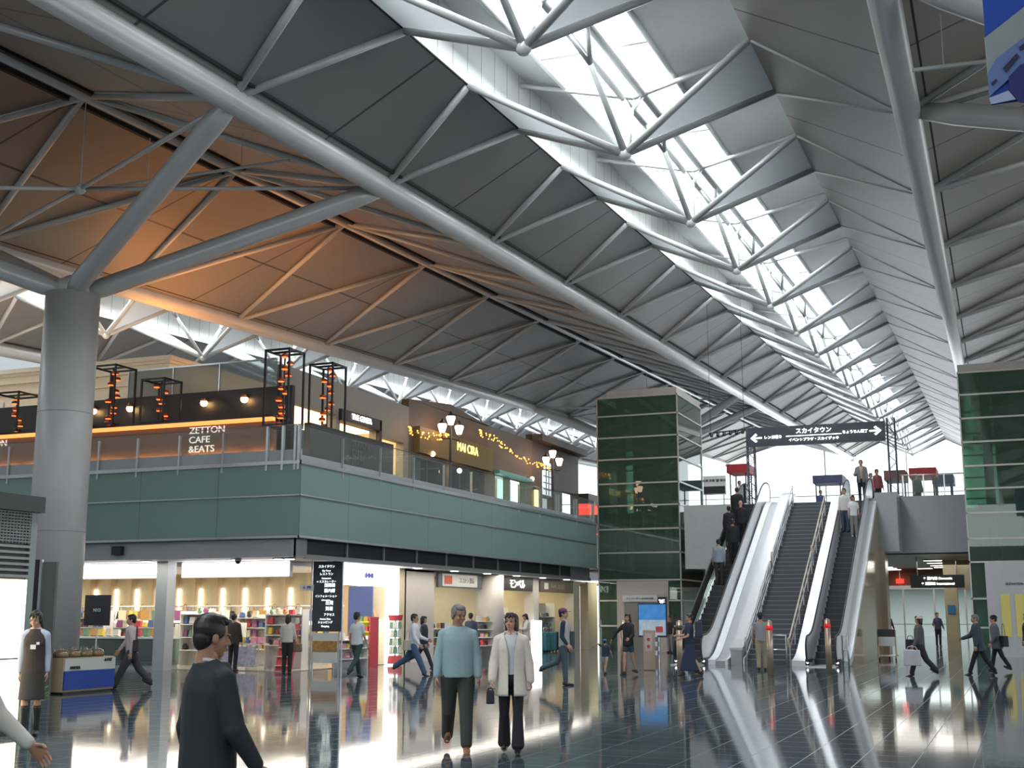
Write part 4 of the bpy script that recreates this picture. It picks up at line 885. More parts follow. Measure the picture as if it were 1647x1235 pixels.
# blue information screen and kiosk at the foot of the left escalator
p = atZ(1048, 1066, 0); a, b = atY(1028, 972, p.y), atY(1072, 1022, p.y)
t = thing('poster_stand', 'blue and white poster stand with an orange base light left of the escalators', 'poster stand', ((a.x+b.x)/2, p.y, 0))
MB().box(a.x-.03, b.x+.03, p.y-.06, p.y+.06, b.z-.06, a.z+.04).build('frame', mat('frame_navy', (.02, .03, .09), .4), t)
MB().box(a.x, b.x, p.y-.075, p.y-.06, (a.z+b.z)/2, a.z).build('upper_picture', mat('poster_blue', (.06, .26, .62), .4, noise=.4, scale=5, emit=.25), t); MB().box(a.x, b.x, p.y-.075, p.y-.06, b.z, (a.z+b.z)/2).build('lower_picture', mat('poster_sky', (.42, .52, .60), .4, noise=.5, scale=5, emit=.2), t)
MB().box(b.x-.35, b.x-.1, p.y-.08, p.y-.075, b.z+.1, b.z+.3).build('red_mark', GMAT[0], t)
MB().tube([(a.x+.25, p.y, 0), (a.x+.25, p.y, b.z)], .03, 8).build('leg', steel, t); MB().tube([(b.x-.25, p.y, 0), (b.x-.25, p.y, b.z)], .03, 8).build('leg', steel, t)
for i in range(3): MB().box(a.x+.3, b.x-.3, p.y-.1, p.y+.1, .25+.3*i, .4+.3*i).build('leaflet_box', white, t)
# ================================================================ objects on the open floor
tan = mat('kiosk_wood', (.45, .35, .22), .4)
k = thing('snack_counter', 'low counter with a white band, blue front and wooden end, beside the big round column', 'counter', (-18.6, 21.4, 0))
MB().box(-19.0, -18.2, 20.64, 22.2, .04, .72).build('cabinet', tan, k); MB().box(-18.2, -18.17, 20.66, 22.2, .08, .46).build('blue_front', mat('kiosk_blue', (.01, .05, .30), .3), k); MB().box(-18.2, -18.17, 20.66, 22.2, .46, .70).build('white_band', mat('kiosk_white', (.55, .55, .52), .4), k)
MB().box(-18.95, -18.22, 20.7, 22.15, 0, .04).build('plinth', black, k); text('ANESSA', .085, black, (-18.16, 20.95, .52), (R(90), 0, R(90)), 'lettering', k); text('みやげ', .08, black, (-18.16, 21.95, .65), (R(90), 0, R(90)), 'lettering', k)
for i in range(4):
    y = 20.85+.36*i; b = thing('snack_bag', 'clear bag of brown snacks on the low blue counter, %s from its wooden end' % ORD[i], 'snack bag', (-18.5, y, .72), 'snack bags on the blue counter')
    MB().lathe([(.13, 0), (.16, .05), (.13, .11), (.04, .14)], (-18.5, y, .72), 12, 1.2, 1).build('snacks', mat('snack_brown', (.32, .16, .05), .7, noise=.5, scale=30, bump=.4), b, True); MB().lathe([(.165, 0), (.18, .06), (.14, .14), (.05, .18), (.07, .21)], (-18.5, y, .72), 12, 1.2, 1).build('bag', glass('cellophane', (.9, .93, .9), .06, .3), b, True)
p = atZ(48, 1188, 0); ex = p.x-.55
pv = thing('lit_vending_booth', 'dark louvred booth with a glowing warm white panel at the left edge', 'booth', (ex-.6, 12, 0)); zt = 3.22
y1 = (Vector((ex, 0, 0))-Vector((0, 0, 0))).length and atX(50, 1000, ex).y
MB().box(ex-1.4, ex-.04, 9, y1, 2.0, zt-.2).box(ex-1.4, ex-.06, 9, y1-.02, 0, 2.0).build('body', mat('booth_dark', (.05, .055, .05), .5), pv)
MB().box(ex-1.4, ex+.06, 9, y1+.06, zt-.22, zt).build('roof_edge', mat('booth_dark', (.05, .055, .05), .5), pv)
MB().box(ex-.05, ex+.0, y1-.12, y1, 0, zt-.2).build('corner_post', mat('booth_green', (.25, .30, .28), .4), pv)
MB().box(ex-.03, ex-.01, 9, y1-.12, .1, 2.07).build('lit_panel', glow('warm_panel', (1, .88, .66), 2.6), pv); MB().box(ex-.03, ex+.01, 9, y1-.12, 1.0, 1.02).build('panel_joint', mat('booth_dark', (.05, .055, .05), .5), pv)
mb = MB()
for i in range(11): mb.box(ex-.03, ex, 9, y1-.12, 2.58+.04*i, 2.595+.04*i)
y = y1-.14
while y > 9.5: mb.box(ex-.03, ex, y-.012, y, 2.56, 3.0); y -= .06
mb.build('lattice', mat('booth_lattice', (.30, .33, .31), .5), pv)
mb = MB()
for i in range(6): z = 2.1+.08*i; mb.prism([(9, z), (y1-.12, z), (y1-.12, z+.035), (9, z+.035)], 'x', ex-.04, ex+.015)
mb.build('louvre', mat('booth_lattice', (.30, .33, .31), .5), pv)
t = thing('folding_screen', 'tall narrow black folding display leaning by the big round column behind the attendant', 'display', (-20.2, 21, 0)); a = atY(57, 900, 20.3); b = atY(84, 1000, 20.3)
MB().box(a.x, a.x+.14, 20.3, 20.36, 0, a.z).build('panel', black, t); MB().box(a.x+.2, b.x, 20.32, 20.38, 0, a.z-.05).build('panel', mat('panel_grey', (.12, .12, .11), .4), t)
MB().box(a.x+.14, a.x+.2, 20.28, 20.32, 0, a.z).build('edge', steel, t)
# leafy pot plant behind the attendant
p = atZ(14, 1165, 0); t = thing('potted_plant', 'low potted plant with bright green leaves behind the attendant at the left edge', 'plant', p)
MB().lathe([(.16, 0), (.2, .28), (.21, .3)], p, 16).build('pot', mat('pot_dark', (.06, .05, .045), .5), t)
mb = MB(); rl = random.Random(2)
for i in range(260):
    a = rl.random()*6.28; r = rl.random()**.6*.55; z = .3+rl.random()*.38*(1-r*.7); c = p+Vector((r*math.cos(a), r*math.sin(a), z)); d = Vector((math.cos(a+rl.uniform(-.8, .8)), math.sin(a+rl.uniform(-.8, .8)), rl.uniform(-.3, .6))).normalized()*.09; s_ = d.cross(Vector((0, 0, 1))).normalized()*.035
    mb.add([c, c+d*.5+s_, c+d, c+d*.5-s_], [(0, 1, 2, 3)])
lf = mb.build('foliage', mat('leaf_green', (.10, .30, .03), .45, noise=.4), t); lf['kind'] = 'stuff'
# bollards in front of the escalators
brass = mat('bollard_beige', (.52, .40, .30), .3, .5); redb = mat('bollard_red', (.8, .02, .02), .4, emit=.3); blkb = mat('bollard_band', (.05, .06, .03), .4)
for px, py, top, m2, lab in ((1003, 1083, 1000, blkb, 'slim beige bollard with a dark band beside the woman leading a child'), (1094, 1082, 1000, blkb, 'slim beige bollard with a dark band before the left escalator'), (1240, 1085, 1000, redb, 'slim beige bollard with a red band before the staircase'), (1334, 1081, 997, redb, 'slim beige bollard with a red band before the right escalator')):
    p = atZ(px, py, 0); h = atY(px, top, p.y).z
    t = thing('bollard', lab, 'bollard', p, 'bollards before the escalators'); MB().lathe([(.085, 0), (.085, h)], p, 16).build('post', brass, t, True); MB().lathe([(.09, h-.22), (.09, h-.10)], p, 16).build('band', m2, t, True); MB().lathe([(.085, 0), (.03, .04)], p+Vector((0, 0, h)), 16).build('cap', brass, t, True)
p = atZ(1045, 1078, 0); t = thing('sign_post', 'short wide beige post with a white notice at the foot of the left escalator', 'post', p)
MB().box(p.x-.17, p.x+.17, p.y-.06, p.y+.06, 0, 1.15).build('body', brass, t, bevel=.02); MB().box(p.x-.11, p.x+.11, p.y-.07, p.y-.06, .55, 1.05).build('notice', mat('notice_pink', (.6, .5, .48), .5), t)
for q in (.68, .88): MB().tube([(p.x, p.y-.07, q), (p.x, p.y-.08, q)], .05, 12).build('symbol', GMAT[0], t)
# low steel guard rails at the escalator feet
for px0, px1, lab in ((1222, 1262, 'small steel guard rail between the staircase and the right escalator'), (1358, 1368, 'small steel guard rail right of the right escalator')):
    a, b = atZ(px0, 1072, 0), atZ(px1, 1072, 0); t = thing('guard_rail', lab, 'rail', a); MB().tube([(a.x, 40.4, 0), (a.x, 40.4, .95), (b.x, 40.4, .95), (b.x, 40.4, 0)], .03, 8).build('frame', steel, t, True); MB().tube([(a.x, 40.4, .5), (b.x, 40.4, .5)], .02, 8).build('crossbar', steel, t, True)
# luggage trolley
p = atZ(1428, 1062, 0); t = thing('luggage_trolley', 'empty luggage trolley with a white panel beside the beige stone wall', 'trolley', p)
for s in (-.3, .3): MB().tube([(p.x+s, p.y, .08), (p.x+s, p.y, 1.05)], .025, 8).build('upright', brass, t)
MB().box(p.x-.3, p.x+.3, p.y-.03, p.y+.0, .82, 1.08).build('basket', black, t); MB().box(p.x-.28, p.x+.28, p.y-.05, p.y-.03, .5, .82).build('panel', mat('trolley_white', (.6, .6, .62), .4), t)
MB().box(p.x-.3, p.x+.3, p.y, p.y+.8, .14, .18).build('platform', steel, t)
for sx in (-.28, .28): MB().tube([(p.x+sx-.02, p.y+.05, .07), (p.x+sx+.02, p.y+.05, .07)], .07, 10).build('wheel', black, t)
MB().tube([(p.x-.02, p.y+.75, .07), (p.x+.02, p.y+.75, .07)], .07, 10).build('wheel', black, t); MB().tube([(p.x-.3, p.y, 1.05), (p.x+.3, p.y, 1.05)], .025, 8).build('handle', black, t)
# ceiling fixtures: long thin light rails, banner with aircraft picture
for (a, b, X) in (((165, 302), (466, 258), -18.5),):
    P, Q = atX(*a, -22), atX(*b, -16.5); t = thing('hanging_light_rail', 'long thin white light rail hanging beside the branching column', 'light rail', P); MB().tube([P, Q], .045, 8).build('rail', tubew, t)
    for f in (.25, .75): c = P.lerp(Q, f); MB().tube([c, c+Vector((0, 0, 1.2))], .012, 5).build('hanger', tubew, t)
P, Q = atY(1467, 113, 24), atY(1640, 92, 24); t = thing('hanging_light_rail', 'long thin white light rail in the upper right corner', 'light rail', P); MB().tube([P, Q], .045, 8).build('rail', tubew, t); MB().tube([P.lerp(Q, .3), P.lerp(Q, .3)+Vector((0, 0, 1.5))], .012, 5).build('hanger', tubew, t)
# banner (turned across the hall) with an aircraft picture
by = 16.; A, Bq = atY(1575, -60, by), atY(1594, 168, by); x0 = (A.x+Bq.x)/2; zb = Bq.z; zt = A.z; wd = 3.2
bn = thing('hanging_banner', 'blue hanging banner with a white aircraft picture in the upper right corner', 'banner', (x0, by, zb))
Qp = lambda px, py, dy=0: atY(px, py, by-.01-dy)
MB().slab([Qp(1575, -60), Qp(1594, 168), Qp(1760, 145), Qp(1760, -80)], -.03).build('cloth', mat('banner_blue', (.01, .07, .42), .5), bn)
for pts, c, dy in (([(1583, 62), (1700, -30), (1700, 60), (1588, 122)], (.28, .33, .34), .03), ([(1588, 119), (1602, 95), (1700, 20), (1700, 80), (1622, 128), (1591, 156)], (.12, .19, .42), .05), ([(1591, 158), (1622, 146), (1634, 160), (1594, 168)], (.35, .42, .6), .06), ([(1700, 75), (1640, 105), (1622, 124), (1623, 145), (1640, 165), (1700, 165)], (.01, .02, .14), .07)):
    MB().slab([Qp(a, b, dy) for a, b in pts], -.01).build('picture', mat('banner_pic_%d' % int(dy*100), c, .5), bn)
for pts in ([(1613, 110), (1635, 86), (1639, 91), (1618, 117)], [(1594, 134), (1602, 127), (1604, 130), (1596, 138)], [(1639, 76), (1660, 60), (1660, 68), (1641, 82)]): MB().slab([Qp(a, b, .08) for a, b in pts], -.01).build('window_row', mat('banner_dark', (.01, .015, .06), .5), bn)
MB().tube([Qp(1574, -60)+Vector((-.1, 0, 0)), Qp(1760, -82)], .04, 8).build('top_rod', steel, bn)
for px in (1600, 1740): q = Qp(px, -66); MB().tube([q, q+Vector((0, 0, 12.6-q.z))], .01, 5).build('cord', steel, bn)
# dark speakers and small fixtures on the shop beam
p = atY(194, 886, FY+.2); t = thing('wall_speaker', 'small black speaker box on the grey beam right of the big round column', 'speaker', p); MB().box(p.x-.16, p.x+.16, FY-.0, FY+.22, p.z-.12, p.z+.12).build('case', black, t)
p = atY(383, 900, FY+.6); t = thing('dome_camera', 'small dark dome camera hanging from the soffit above the gift shop', 'camera', p); MB().ball((p.x, p.y, 3.03), .08, 10).build('dome', black, t, True); MB().lathe([(.09, 0), (.09, .1)], (p.x, p.y, 3.04), 12).build('mount', white, t)
# ================================================================ upper deck furniture seen against the light
def kiosk(px0, px1, py_top, Y, label, top, body):
    a, b = atY(px0, py_top, Y), atY(px1, py_top, Y); t = thing('stall', label, 'stall', ((a.x+b.x)/2, Y, DZ2))
    MB().box(a.x, b.x, Y, Y+1.6, DZ2, DZ2+.9).build('counter', body, t)
    for x in (a.x+.05, b.x-.05):
        for y in (Y+.05, Y+1.5): MB().tube([(x, y, DZ2+.9), (x, y, a.z-.4)], .04, 6).build('post', dark, t)
    MB().box(a.x-.1, b.x+.1, Y-.1, Y+1.7, a.z-.45, a.z).build('sign_top', top, t); return t
redk = mat('stall_red', (.42, .03, .03), .5)
kiosk(1465, 1502, 753, 62, 'stall with a red sign board on the upper deck right of the truss post', redk, dark)
kiosk(1172, 1200, 747, 64, 'stall with a red sign board on the upper deck behind the left escalator', redk, mat('stall_brown', (.2, .1, .06), .5))
kiosk(1502, 1530, 764, 66, 'dark stall on the upper deck beside the right glass tower', mat('stall_navy', (.05, .06, .12), .5), dark)
kiosk(1310, 1352, 765, 72, 'stall with a navy striped awning on the upper deck behind the staircase', mat('stall_navy', (.05, .06, .12), .5), white)
kiosk(1425, 1452, 757, 60, 'small dark stall behind the truss post on the upper deck', mat('stall_plum', (.2, .08, .08), .5), dark)
a, b = atY(1131, 766, 54.6), atY(1168, 795, 54.6); t = thing('direction_sign', 'white direction sign with dark rows at the top of the left escalator', 'sign', (a.x, 54.6, b.z))
MB().box(a.x, b.x, 54.55, 54.65, b.z, a.z).build('board', white, t); MB().box(a.x+.03, b.x-.03, 54.53, 54.55, b.z+.05, (a.z+b.z)/2-.05).build('dark_band', black, t); text('出発 到着 ☎ 案内', .13, black, ((a.x+b.x)/2, 54.54, a.z-.22), (R(90), 0, 0), 'lettering', t)
for x in (a.x+.1, b.x-.1): MB().tube([(x, 54.6, DZ2), (x, 54.6, b.z)], .03, 6).build('post', steel, t)
# spotlight truss left of the sign
t = thing('spotlight_bar', 'bar of small black spotlights left of the overhead sign', 'spotlights', (-13, 56, 9)); A, Bq = atY(1140, 697, 56), atY(1200, 690, 56); MB().tube([A, Bq], .03, 6).build('bar', dark, t)
for i in range(6):
    c = A.lerp(Bq, (i+.5)/6); MB().tube([c, c+Vector((0, -.08, -.18))], .07, 8).build('spotlight', black, t)
for f in (.05, .95): c = A.lerp(Bq, f); MB().tube([c, c+Vector((0, 0, 6.9))], .012, 5).build('hanger', dark, t)
# more goods: hanging bags and heaps inside the gift shop
for i in range(26):
    x = -31.5+.46*i; c = (i*7+3) % 10
    if -23.7 < x < -22.9: continue
    b = thing('hanging_bag', '%s tote bag hanging in a row inside the gift shop, %s' % (CN[c], 'left of the square pillar' if x < -23.3 else 'right of the square pillar'), 'bag', (x, 34.75, 1.41), 'tote bags hanging %s, %s' % ('left of the pillar' if x < -23.3 else 'right of the pillar', CN[c])); y = 34.75; z = 1.41
    MB().slab([(x-.15, y, z), (x+.15, y, z), (x+.17, y, z+.32), (x-.17, y, z+.32)], -.05).build('body', GMAT[c], b, bevel=.015); MB().tube([(x-.08, y, z+.3), (x-.05, y, z+.455), (x+.05, y, z+.455), (x+.08, y, z+.3)], .01, 5).build('strap', GMAT[c], b)
t = thing('garment_rail', 'long steel rail carrying tote bags inside the gift shop', 'rail', (-25, 34.75, 0))
MB().tube([(-31.8, 34.75, 1.86), (-19.7, 34.75, 1.86)], .02, 6).build('bar', steel, t)
for x in (-31.8, -27.8, -23.6, -19.75): MB().tube([(x, 34.75, 0), (x, 34.75, 1.86)], .02, 6).build('post', steel, t)
shelf(-31.5, -28.9, 33.4, 33.9, (.6, .95, 1.25), 1.35, 'goods shelf with sweets directly behind the black poster board', 'on the sweets shelf', kinds=('plush', 'pouch', 'box'))
shelf(-28.8, -25.2, 33.6, 34.1, (.55, .9, 1.2), 1.3, 'long goods shelf between the round column and the square pillar', 'on the long shelf left of the pillar', kinds=('pouch', 'box', 'plush'))
shelf(-22.9, -21.0, 33.6, 34.0, (.55, .9, 1.2, 1.5), 1.6, 'white goods shelf behind the white cube shelf in the gift shop', 'on the white shelf behind the cubes', kinds=('plush', 'box', 'pouch'))
# ================================================================ people
SKIN = mat('skin', (.50, .29, .20), .5, noise=.04); SKIND = mat('skin_tan', (.36, .19, .12), .5, noise=.04)
HAIRB = mat('hair_black', (.012, .010, .010), .45); HAIRG = mat('hair_grey', (.16, .16, .165), .55, noise=.3, scale=60); HAIRN = mat('hair_brown', (.035, .018, .012), .45)
EYE = mat('eye_dark', (.01, .008, .008), .3); LIP = mat('lip', (.38, .13, .11), .5); SHOEB = mat('shoe_black', (.015, .015, .015), .35); SHOET = mat('shoe_tan', (.30, .13, .05), .4)
def cap_(mb, a, b, r0, r1, fx=1., n=12):
    """closed rounded cone from a to b (flattened across by fx)"""
    a, b = Vector(a), Vector(b); d = (b-a); L = d.length or 1e-6; d.normalize()
    P, Rr = [], []
    for k in range(5): t = math.pi/2*(1-k/4); P.append(a-d*r0*math.sin(t)); Rr.append(max(1e-4, r0*math.cos(t)))
    for k in range(1, 5): t = math.pi/2*k/4; P.append(b+d*r1*math.sin(t)); Rr.append(max(1e-4, r1*math.cos(t)))
    mb.tube(P, Rr, n); return mb
def ell(mb, c, rx, ry, rz, n=16, m=10, tilt=0):
    base = len(mb.v); c = Vector(c); rot = Matrix.Rotation(tilt, 3, 'X')
    for i in range(m+1):
        t = math.pi*i/m; r = math.sin(t)+1e-4
        for k in range(n): a = 2*math.pi*k/n; mb.v.append(c+rot@Vector((rx*r*math.cos(a), ry*r*math.sin(a), -rz*math.cos(t))))
    for i in range(m):
        for k in range(n): a = base+i*n+k; b = base+i*n+(k+1) % n; mb.f.append((a, b, b+n, a+n))
    mb.f.append(tuple(base+k for k in range(n-1, -1, -1))); mb.f.append(tuple(base+m*n+k for k in range(n)))
    return mb
def fuse(mb, voxel, smooth=3):
    """merge the closed shapes into one continuous skin"""
    me = bpy.data.meshes.new('tmp'); me.from_pydata(mb.v, [], mb.f)
    bm = bmesh.new(); bm.from_mesh(me); bmesh.ops.recalc_face_normals(bm, faces=bm.faces); bm.to_mesh(me); bm.free()
    ob = bpy.data.objects.new('tmp', me); COL.objects.link(ob)
    r = ob.modifiers.new('r', 'REMESH'); r.mode = 'VOXEL'; r.voxel_size = voxel
    s = ob.modifiers.new('s', 'SMOOTH'); s.factor = .5; s.iterations = smooth
    ev = ob.evaluated_get(bpy.context.evaluated_depsgraph_get()); out = bpy.data.meshes.new_from_object(ev)
    bpy.data.objects.remove(ob); bpy.data.meshes.remove(me); return out
def limb_loft(mb, rings, n=18):
    """rings: (cx, cy, z, rx, ry) bottom to top, closed"""
    base = len(mb.v)
    for cx, cy, z, rx, ry in rings:
        for k in range(n): a = 2*math.pi*k/n; mb.v.append(Vector((cx+rx*math.cos(a), cy+ry*math.sin(a), z)))
    for i in range(len(rings)-1):
        for k in range(n): a = base+i*n+k; b = base+i*n+(k+1) % n; mb.f.append((a, b, b+n, a+n))
    mb.f.append(tuple(base+k for k in range(n-1, -1, -1))); mb.f.append(tuple(base+(len(rings)-1)*n+k for k in range(n)))
def head_mesh(voxel):
    mb = MB()
    ell(mb, (0, .012, .145), .074, .092, .092, 20, 14); ell(mb, (0, -.022, .085), .058, .066, .082, 18, 12); ell(mb, (0, -.048, .030), .030, .030, .026)
    cap_(mb, (0, -.088, .118), (0, -.104, .088), .008, .0125); ell(mb, (0, -.098, .084), .018, .012, .010)
    for s in (-1, 1):
        ell(mb, (s*.036, -.066, .083), .020, .018, .02); ell(mb, (s*.077, .012, .105), .010, .020, .031); ell(mb, (s*.03, -.083, .132), .022, .010, .008)
    ell(mb, (0, -.088, .057), .021, .011, .0055); ell(mb, (0, -.086, .047), .018, .010, .006)
    cap_(mb, (0, .02, .06), (0, .03, -.05), .052, .056, n=16)
    return fuse(mb, voxel, 2)
def hand_mesh(curl, voxel=.0045):
    """right-hand pattern: wrist at the origin, fingers toward -Z, palm facing +X (towards the body), thumb forward (-Y)"""
    mb = MB()
    limb_loft(mb, [(0, 0, -.088, .011, .036), (0, 0, -.05, .014, .040), (0, 0, -.015, .016, .030), (0, 0, .012, .018, .024)], 12)
    for y, L, r in ((-.031, .068, .0082), (-.0105, .076, .0086), (.010, .070, .0082), (.030, .055, .0075)):
        p = Vector((0, y, -.080)); a = R(8)
        for k, f in enumerate((.45, .32, .26)):
            a += R(curl*(.6, 1., .8)[k]); q = p+Vector((math.sin(a), 0, -math.cos(a)))*L*f; cap_(mb, p, q, r*(1-.08*k), r*(.92-.08*k), n=8); p = q
    p = Vector((.004, -.024, -.022)); q = p+Vector((.012, -.028, -.03)); cap_(mb, p, q, .0125, .0105, n=8); s = q+Vector((.012, -.006, -.026)); cap_(mb, q, s, .010, .008, n=8)
    return fuse(mb, voxel, 1)
HEADS = {'hi': head_mesh(.0048), 'lo': head_mesh(.009)}; HANDS = {k: hand_mesh(k) for k in (14, 45)}
def merged(name, parts, mats, parent):
    """parts: (mesh, matrix, material index)"""
    bm = bmesh.new()
    for me, M, mi in parts:
        t = me.copy(); t.transform(M)
        if M.determinant() < 0: t.flip_normals()
        n0 = len(bm.faces); bm.from_mesh(t); bm.faces.ensure_lookup_table()
        for f in bm.faces[n0:]: f.material_index = mi; f.smooth = True
        bpy.data.meshes.remove(t)
    me = bpy.data.meshes.new(name); bm.to_mesh(me); bm.free()
    for m in mats: me.materials.append(m)
    ob = bpy.data.objects.new(name, me); COL.objects.link(ob); ob.parent = parent; return ob
def single(name, me, m, parent, keep=None, thick=0):
    bm = bmesh.new(); bm.from_mesh(me)
    if keep:
        bm.faces.ensure_lookup_table(); bmesh.ops.delete(bm, geom=[f for f in bm.faces if not keep(f.calc_center_median())], context='FACES')
    for f in bm.faces: f.smooth = True
    bm.to_mesh(me); bm.free(); me.name = name; me.materials.clear(); me.materials.append(m); ob = bpy.data.objects.new(name, me); COL.objects.link(ob); ob.parent = parent
    if thick: so = ob.modifiers.new('t', 'SOLIDIFY'); so.thickness = thick; so.offset = 1
    return ob
def M_along(p, d, fwd=Vector((0, -1, 0)), side=1):
    """frame whose -Z runs along d and -Y stays near fwd"""
    z = -d.normalized(); x = (-(fwd)).cross(z); x = x.normalized() if x.length > 1e-4 else Vector((1, 0, 0)); y = z.cross(x)
    m = Matrix((x, y, z)).transposed().to_4x4(); m.translation = p
    return m @ Matrix.Diagonal((side, 1, 1, 1))
def person(label, pos, turn, H=1.65, female=False, legs=((0, 5), (0, 5)), arms=((5, 8, 10), (5, 8, 10)), top=('shirt', (.6, .6, .6)), bottom=('trousers', (.05, .05, .06)), shoes=SHOEB, hair='short', hairm=None,
           skin=SKIN, head_turn=0, head_tilt=0, lean=0, detail='lo', group=None, hat=None, bulk=1., bare=0., z0=0., undershirt=None, curl=14, name='person', build=1.):
    k = H/1.70; hairm = hairm or HAIRB
    rz = math.atan2(-pos[0], pos[1])+R(turn)
    t = thing(name, label, 'person', (pos[0], pos[1], z0), group, rz); hi = detail == 'hi'; vx = .010 if hi else .016
    w = (.94 if female else 1.)*build
    # skeleton
    hipw = .088*w; hip0 = Vector((0, 0, .90)); J = {}
    def fk(s, th, kn):
        h = hip0+Vector((s*hipw, 0, -.03)); a = R(th); b = R(th-kn)
        kne = h+Vector((s*.005, -math.sin(a), -math.cos(a)))*.41; an = kne+Vector((0, -math.sin(b), -math.cos(b)))*.40; return h, kne, an, b
    L = {s: fk(s, *legs[i]) for i, s in enumerate((-1, 1))}
    drop = min(l[2].z for l in L.values())-.075; off = Vector((0, 0, -drop))
    for s in L: h, kn, an, b = L[s]; L[s] = (h+off, kn+off, an+off, b)
    hz = Vector((0, 0, -drop)); lr = R(lean)
    def T(x, y, z):                                                      # torso point, leaning about the hip
        v = Vector((x, y, z-.90)); c, s_ = math.cos(lr), math.sin(lr); return Vector((v.x, v.y*c-v.z*s_, v.z*c+v.y*s_+.90))+hz
    A = {}
    for i, s in enumerate((-1, 1)):
        sw, ab, el = arms[i]; sh = T(s*.165*w, .0, 1.368); a, o = R(sw-lean*0), R(ab)
        e = sh+Vector((s*math.sin(o), -math.sin(a)*math.cos(o), -math.cos(a)*math.cos(o)))*.285; a2 = a+R(el); o2 = o*.5
        wd = Vector((s*math.sin(o2), -math.sin(a2)*math.cos(o2), -math.cos(a2)*math.cos(o2))); A[s] = (sh, e, e+wd*.235, wd)
    S_ = Matrix.Scale(k, 4)
    # body: one continuous surface
    mb = MB(); tr = [(.94, .150, .100), (1.05, .128, .092), (1.18, .142, .10), (1.30, .155, .10), (1.37, .135, .085), (1.44, .06, .062)]
    def torso(mb, inf, z0_=.92, z1_=1.46, shape=tr):
        ctr = T(0, 0, 0); base = len(mb.v); rings = [(0, 0, z, (rx+inf)*w, ry+inf) for z, rx, ry in shape if z0_ <= z <= z1_]
        limb_loft(mb, rings, 20)
        for i in range(base, len(mb.v)): v = mb.v[i]; mb.v[i] = T(v.x, v.y, v.z)
    torso(mb, -.012)
    for s in (-1, 1):
        sh, e, wr, wd = A[s]; cap_(mb, T(s*.03, .01, 1.44), sh, .045, .05); cap_(mb, sh, e, .046, .036); cap_(mb, e, wr, .035, .024)
        h, kn, an, b = L[s]; cap_(mb, h, kn, .078, .052); cap_(mb, kn, kn.lerp(an, .35), .050, .054); cap_(mb, kn.lerp(an, .3), an, .054, .034)
        f = Vector((0, -math.cos(max(-.6, min(.6, b*.5))), -math.sin(max(-.6, min(.6, b*.5)))*-1*0)); cap_(mb, an+Vector((0, .02, -.035)), an+Vector((0, -.13, -.05)), .03, .024)
    ell(mb, T(0, .0, .95), .14*w, .10, .10); hb = T(0, .012, 1.478)
    cap_(mb, T(0, .02, 1.40), T(0, .012, 1.50), .055, .052)
    body = fuse(mb, vx, 3)
    HM = Matrix.Translation(hb) @ Euler((R(head_tilt)+lr*.4, 0, R(head_turn))).to_matrix().to_4x4() @ Matrix.Scale(.98 if female else 1.02, 4)
    parts = [(body, S_, 0), (HEADS[detail], S_@HM, 0)]
    for s in (-1, 1):
        sh, e, wr, wd = A[s]; hs = .92 if female else 1.02
        parts.append((HANDS[curl], S_@M_along(wr, wd, side=(1 if s < 0 else -1))@Matrix.Scale(hs, 4), 0))
    fe = MB()
    for s in (-1, 1):
        ell(fe, (s*.031, -.088, .118), .0125, .008, .0055, 10, 6)
        cap_(fe, (s*.018, -.098, .138), (s*.046, -.088, .139), .0035, .003, n=6)
    eme = bpy.data.meshes.new('e'); eme.from_pydata(fe.v, [], fe.f); lpm = MB(); ell(lpm, (0, -.0935, .053), .0185, .008, .0055, 10, 6); lme = bpy.data.meshes.new('l'); lme.from_pydata(lpm.v, [], lpm.f)
    parts += [(eme, S_@HM, 1), (lme, S_@HM, 2)]
    merged('body', parts, [skin, EYE, LIP], t)
    # hair
    hm = MB(); ell(hm, (0, .026, .158), .083, .095, .090); ell(hm, (0, -.035, .208), .062, .050, .030, tilt=.35); ell(hm, (0, .055, .105), .070, .060, .075)
    for s in (-1, 1): ell(hm, (s*.068, .005, .150), .017, .050, .05)
    if hair in ('long', 'bob', 'tail'):
        for s in (-1, 1): ell(hm, (s*.068, .015, .09), .024, .045, .10 if hair != 'tail' else .05)
        ell(hm, (0, .07, .06 if hair == 'bob' else -.02), .078, .04, .11 if hair == 'bob' else .19)
        for q in (-.03, .0, .03): cap_(hm, (q, -.07, .215), (q*1.7, -.098, .165), .022, .012)
    if hair == 'tail': ell(hm, (0, .125, .02), .035, .04, .12)
    if hair != 'none' : hme = fuse(hm, .006 if hi else .010, 1); hme.transform(S_@HM); single('hair', hme, hairm, t)
    # top
    kind, col = top; tm = mat('cloth_%s' % '_'.join('%02d' % int(c*100) for c in col), col, .85, noise=.10, scale=25)
    sleeve = {'tshirt': .5, 'vest': 0}.get(kind, 1.); loose = {'sweater': .024, 'coat': .024, 'jacket': .026, 'shirt': .020, 'tshirt': .018, 'blouse': .018, 'vest': .020, 'dress': .02}[kind]*bulk
    hem = {'coat': .70, 'jacket': .80, 'shirt': .84, 'sweater': .86, 'blouse': .90, 'tshirt': .86, 'vest': .84, 'dress': .5}[kind]
    mb = MB(); hemw = .03 if kind in ('coat',) else .0
    sh_ = [(hem, .158+hemw, .112+hemw)]+([(.92, .156, .11)] if hem < .9 else [])+[(1.05, .142 if female else .152, .105), (1.18, .148, .108), (1.30, .158, .105), (1.37, .140, .088), (1.42, .085, .072), (1.455, .060, .062)]
    torso(mb, loose, 0, 2, sh_)
    if female: [ell(mb, T(s*.055, -.075, 1.26), .075, .045, .07) for s in (-1, 1)]
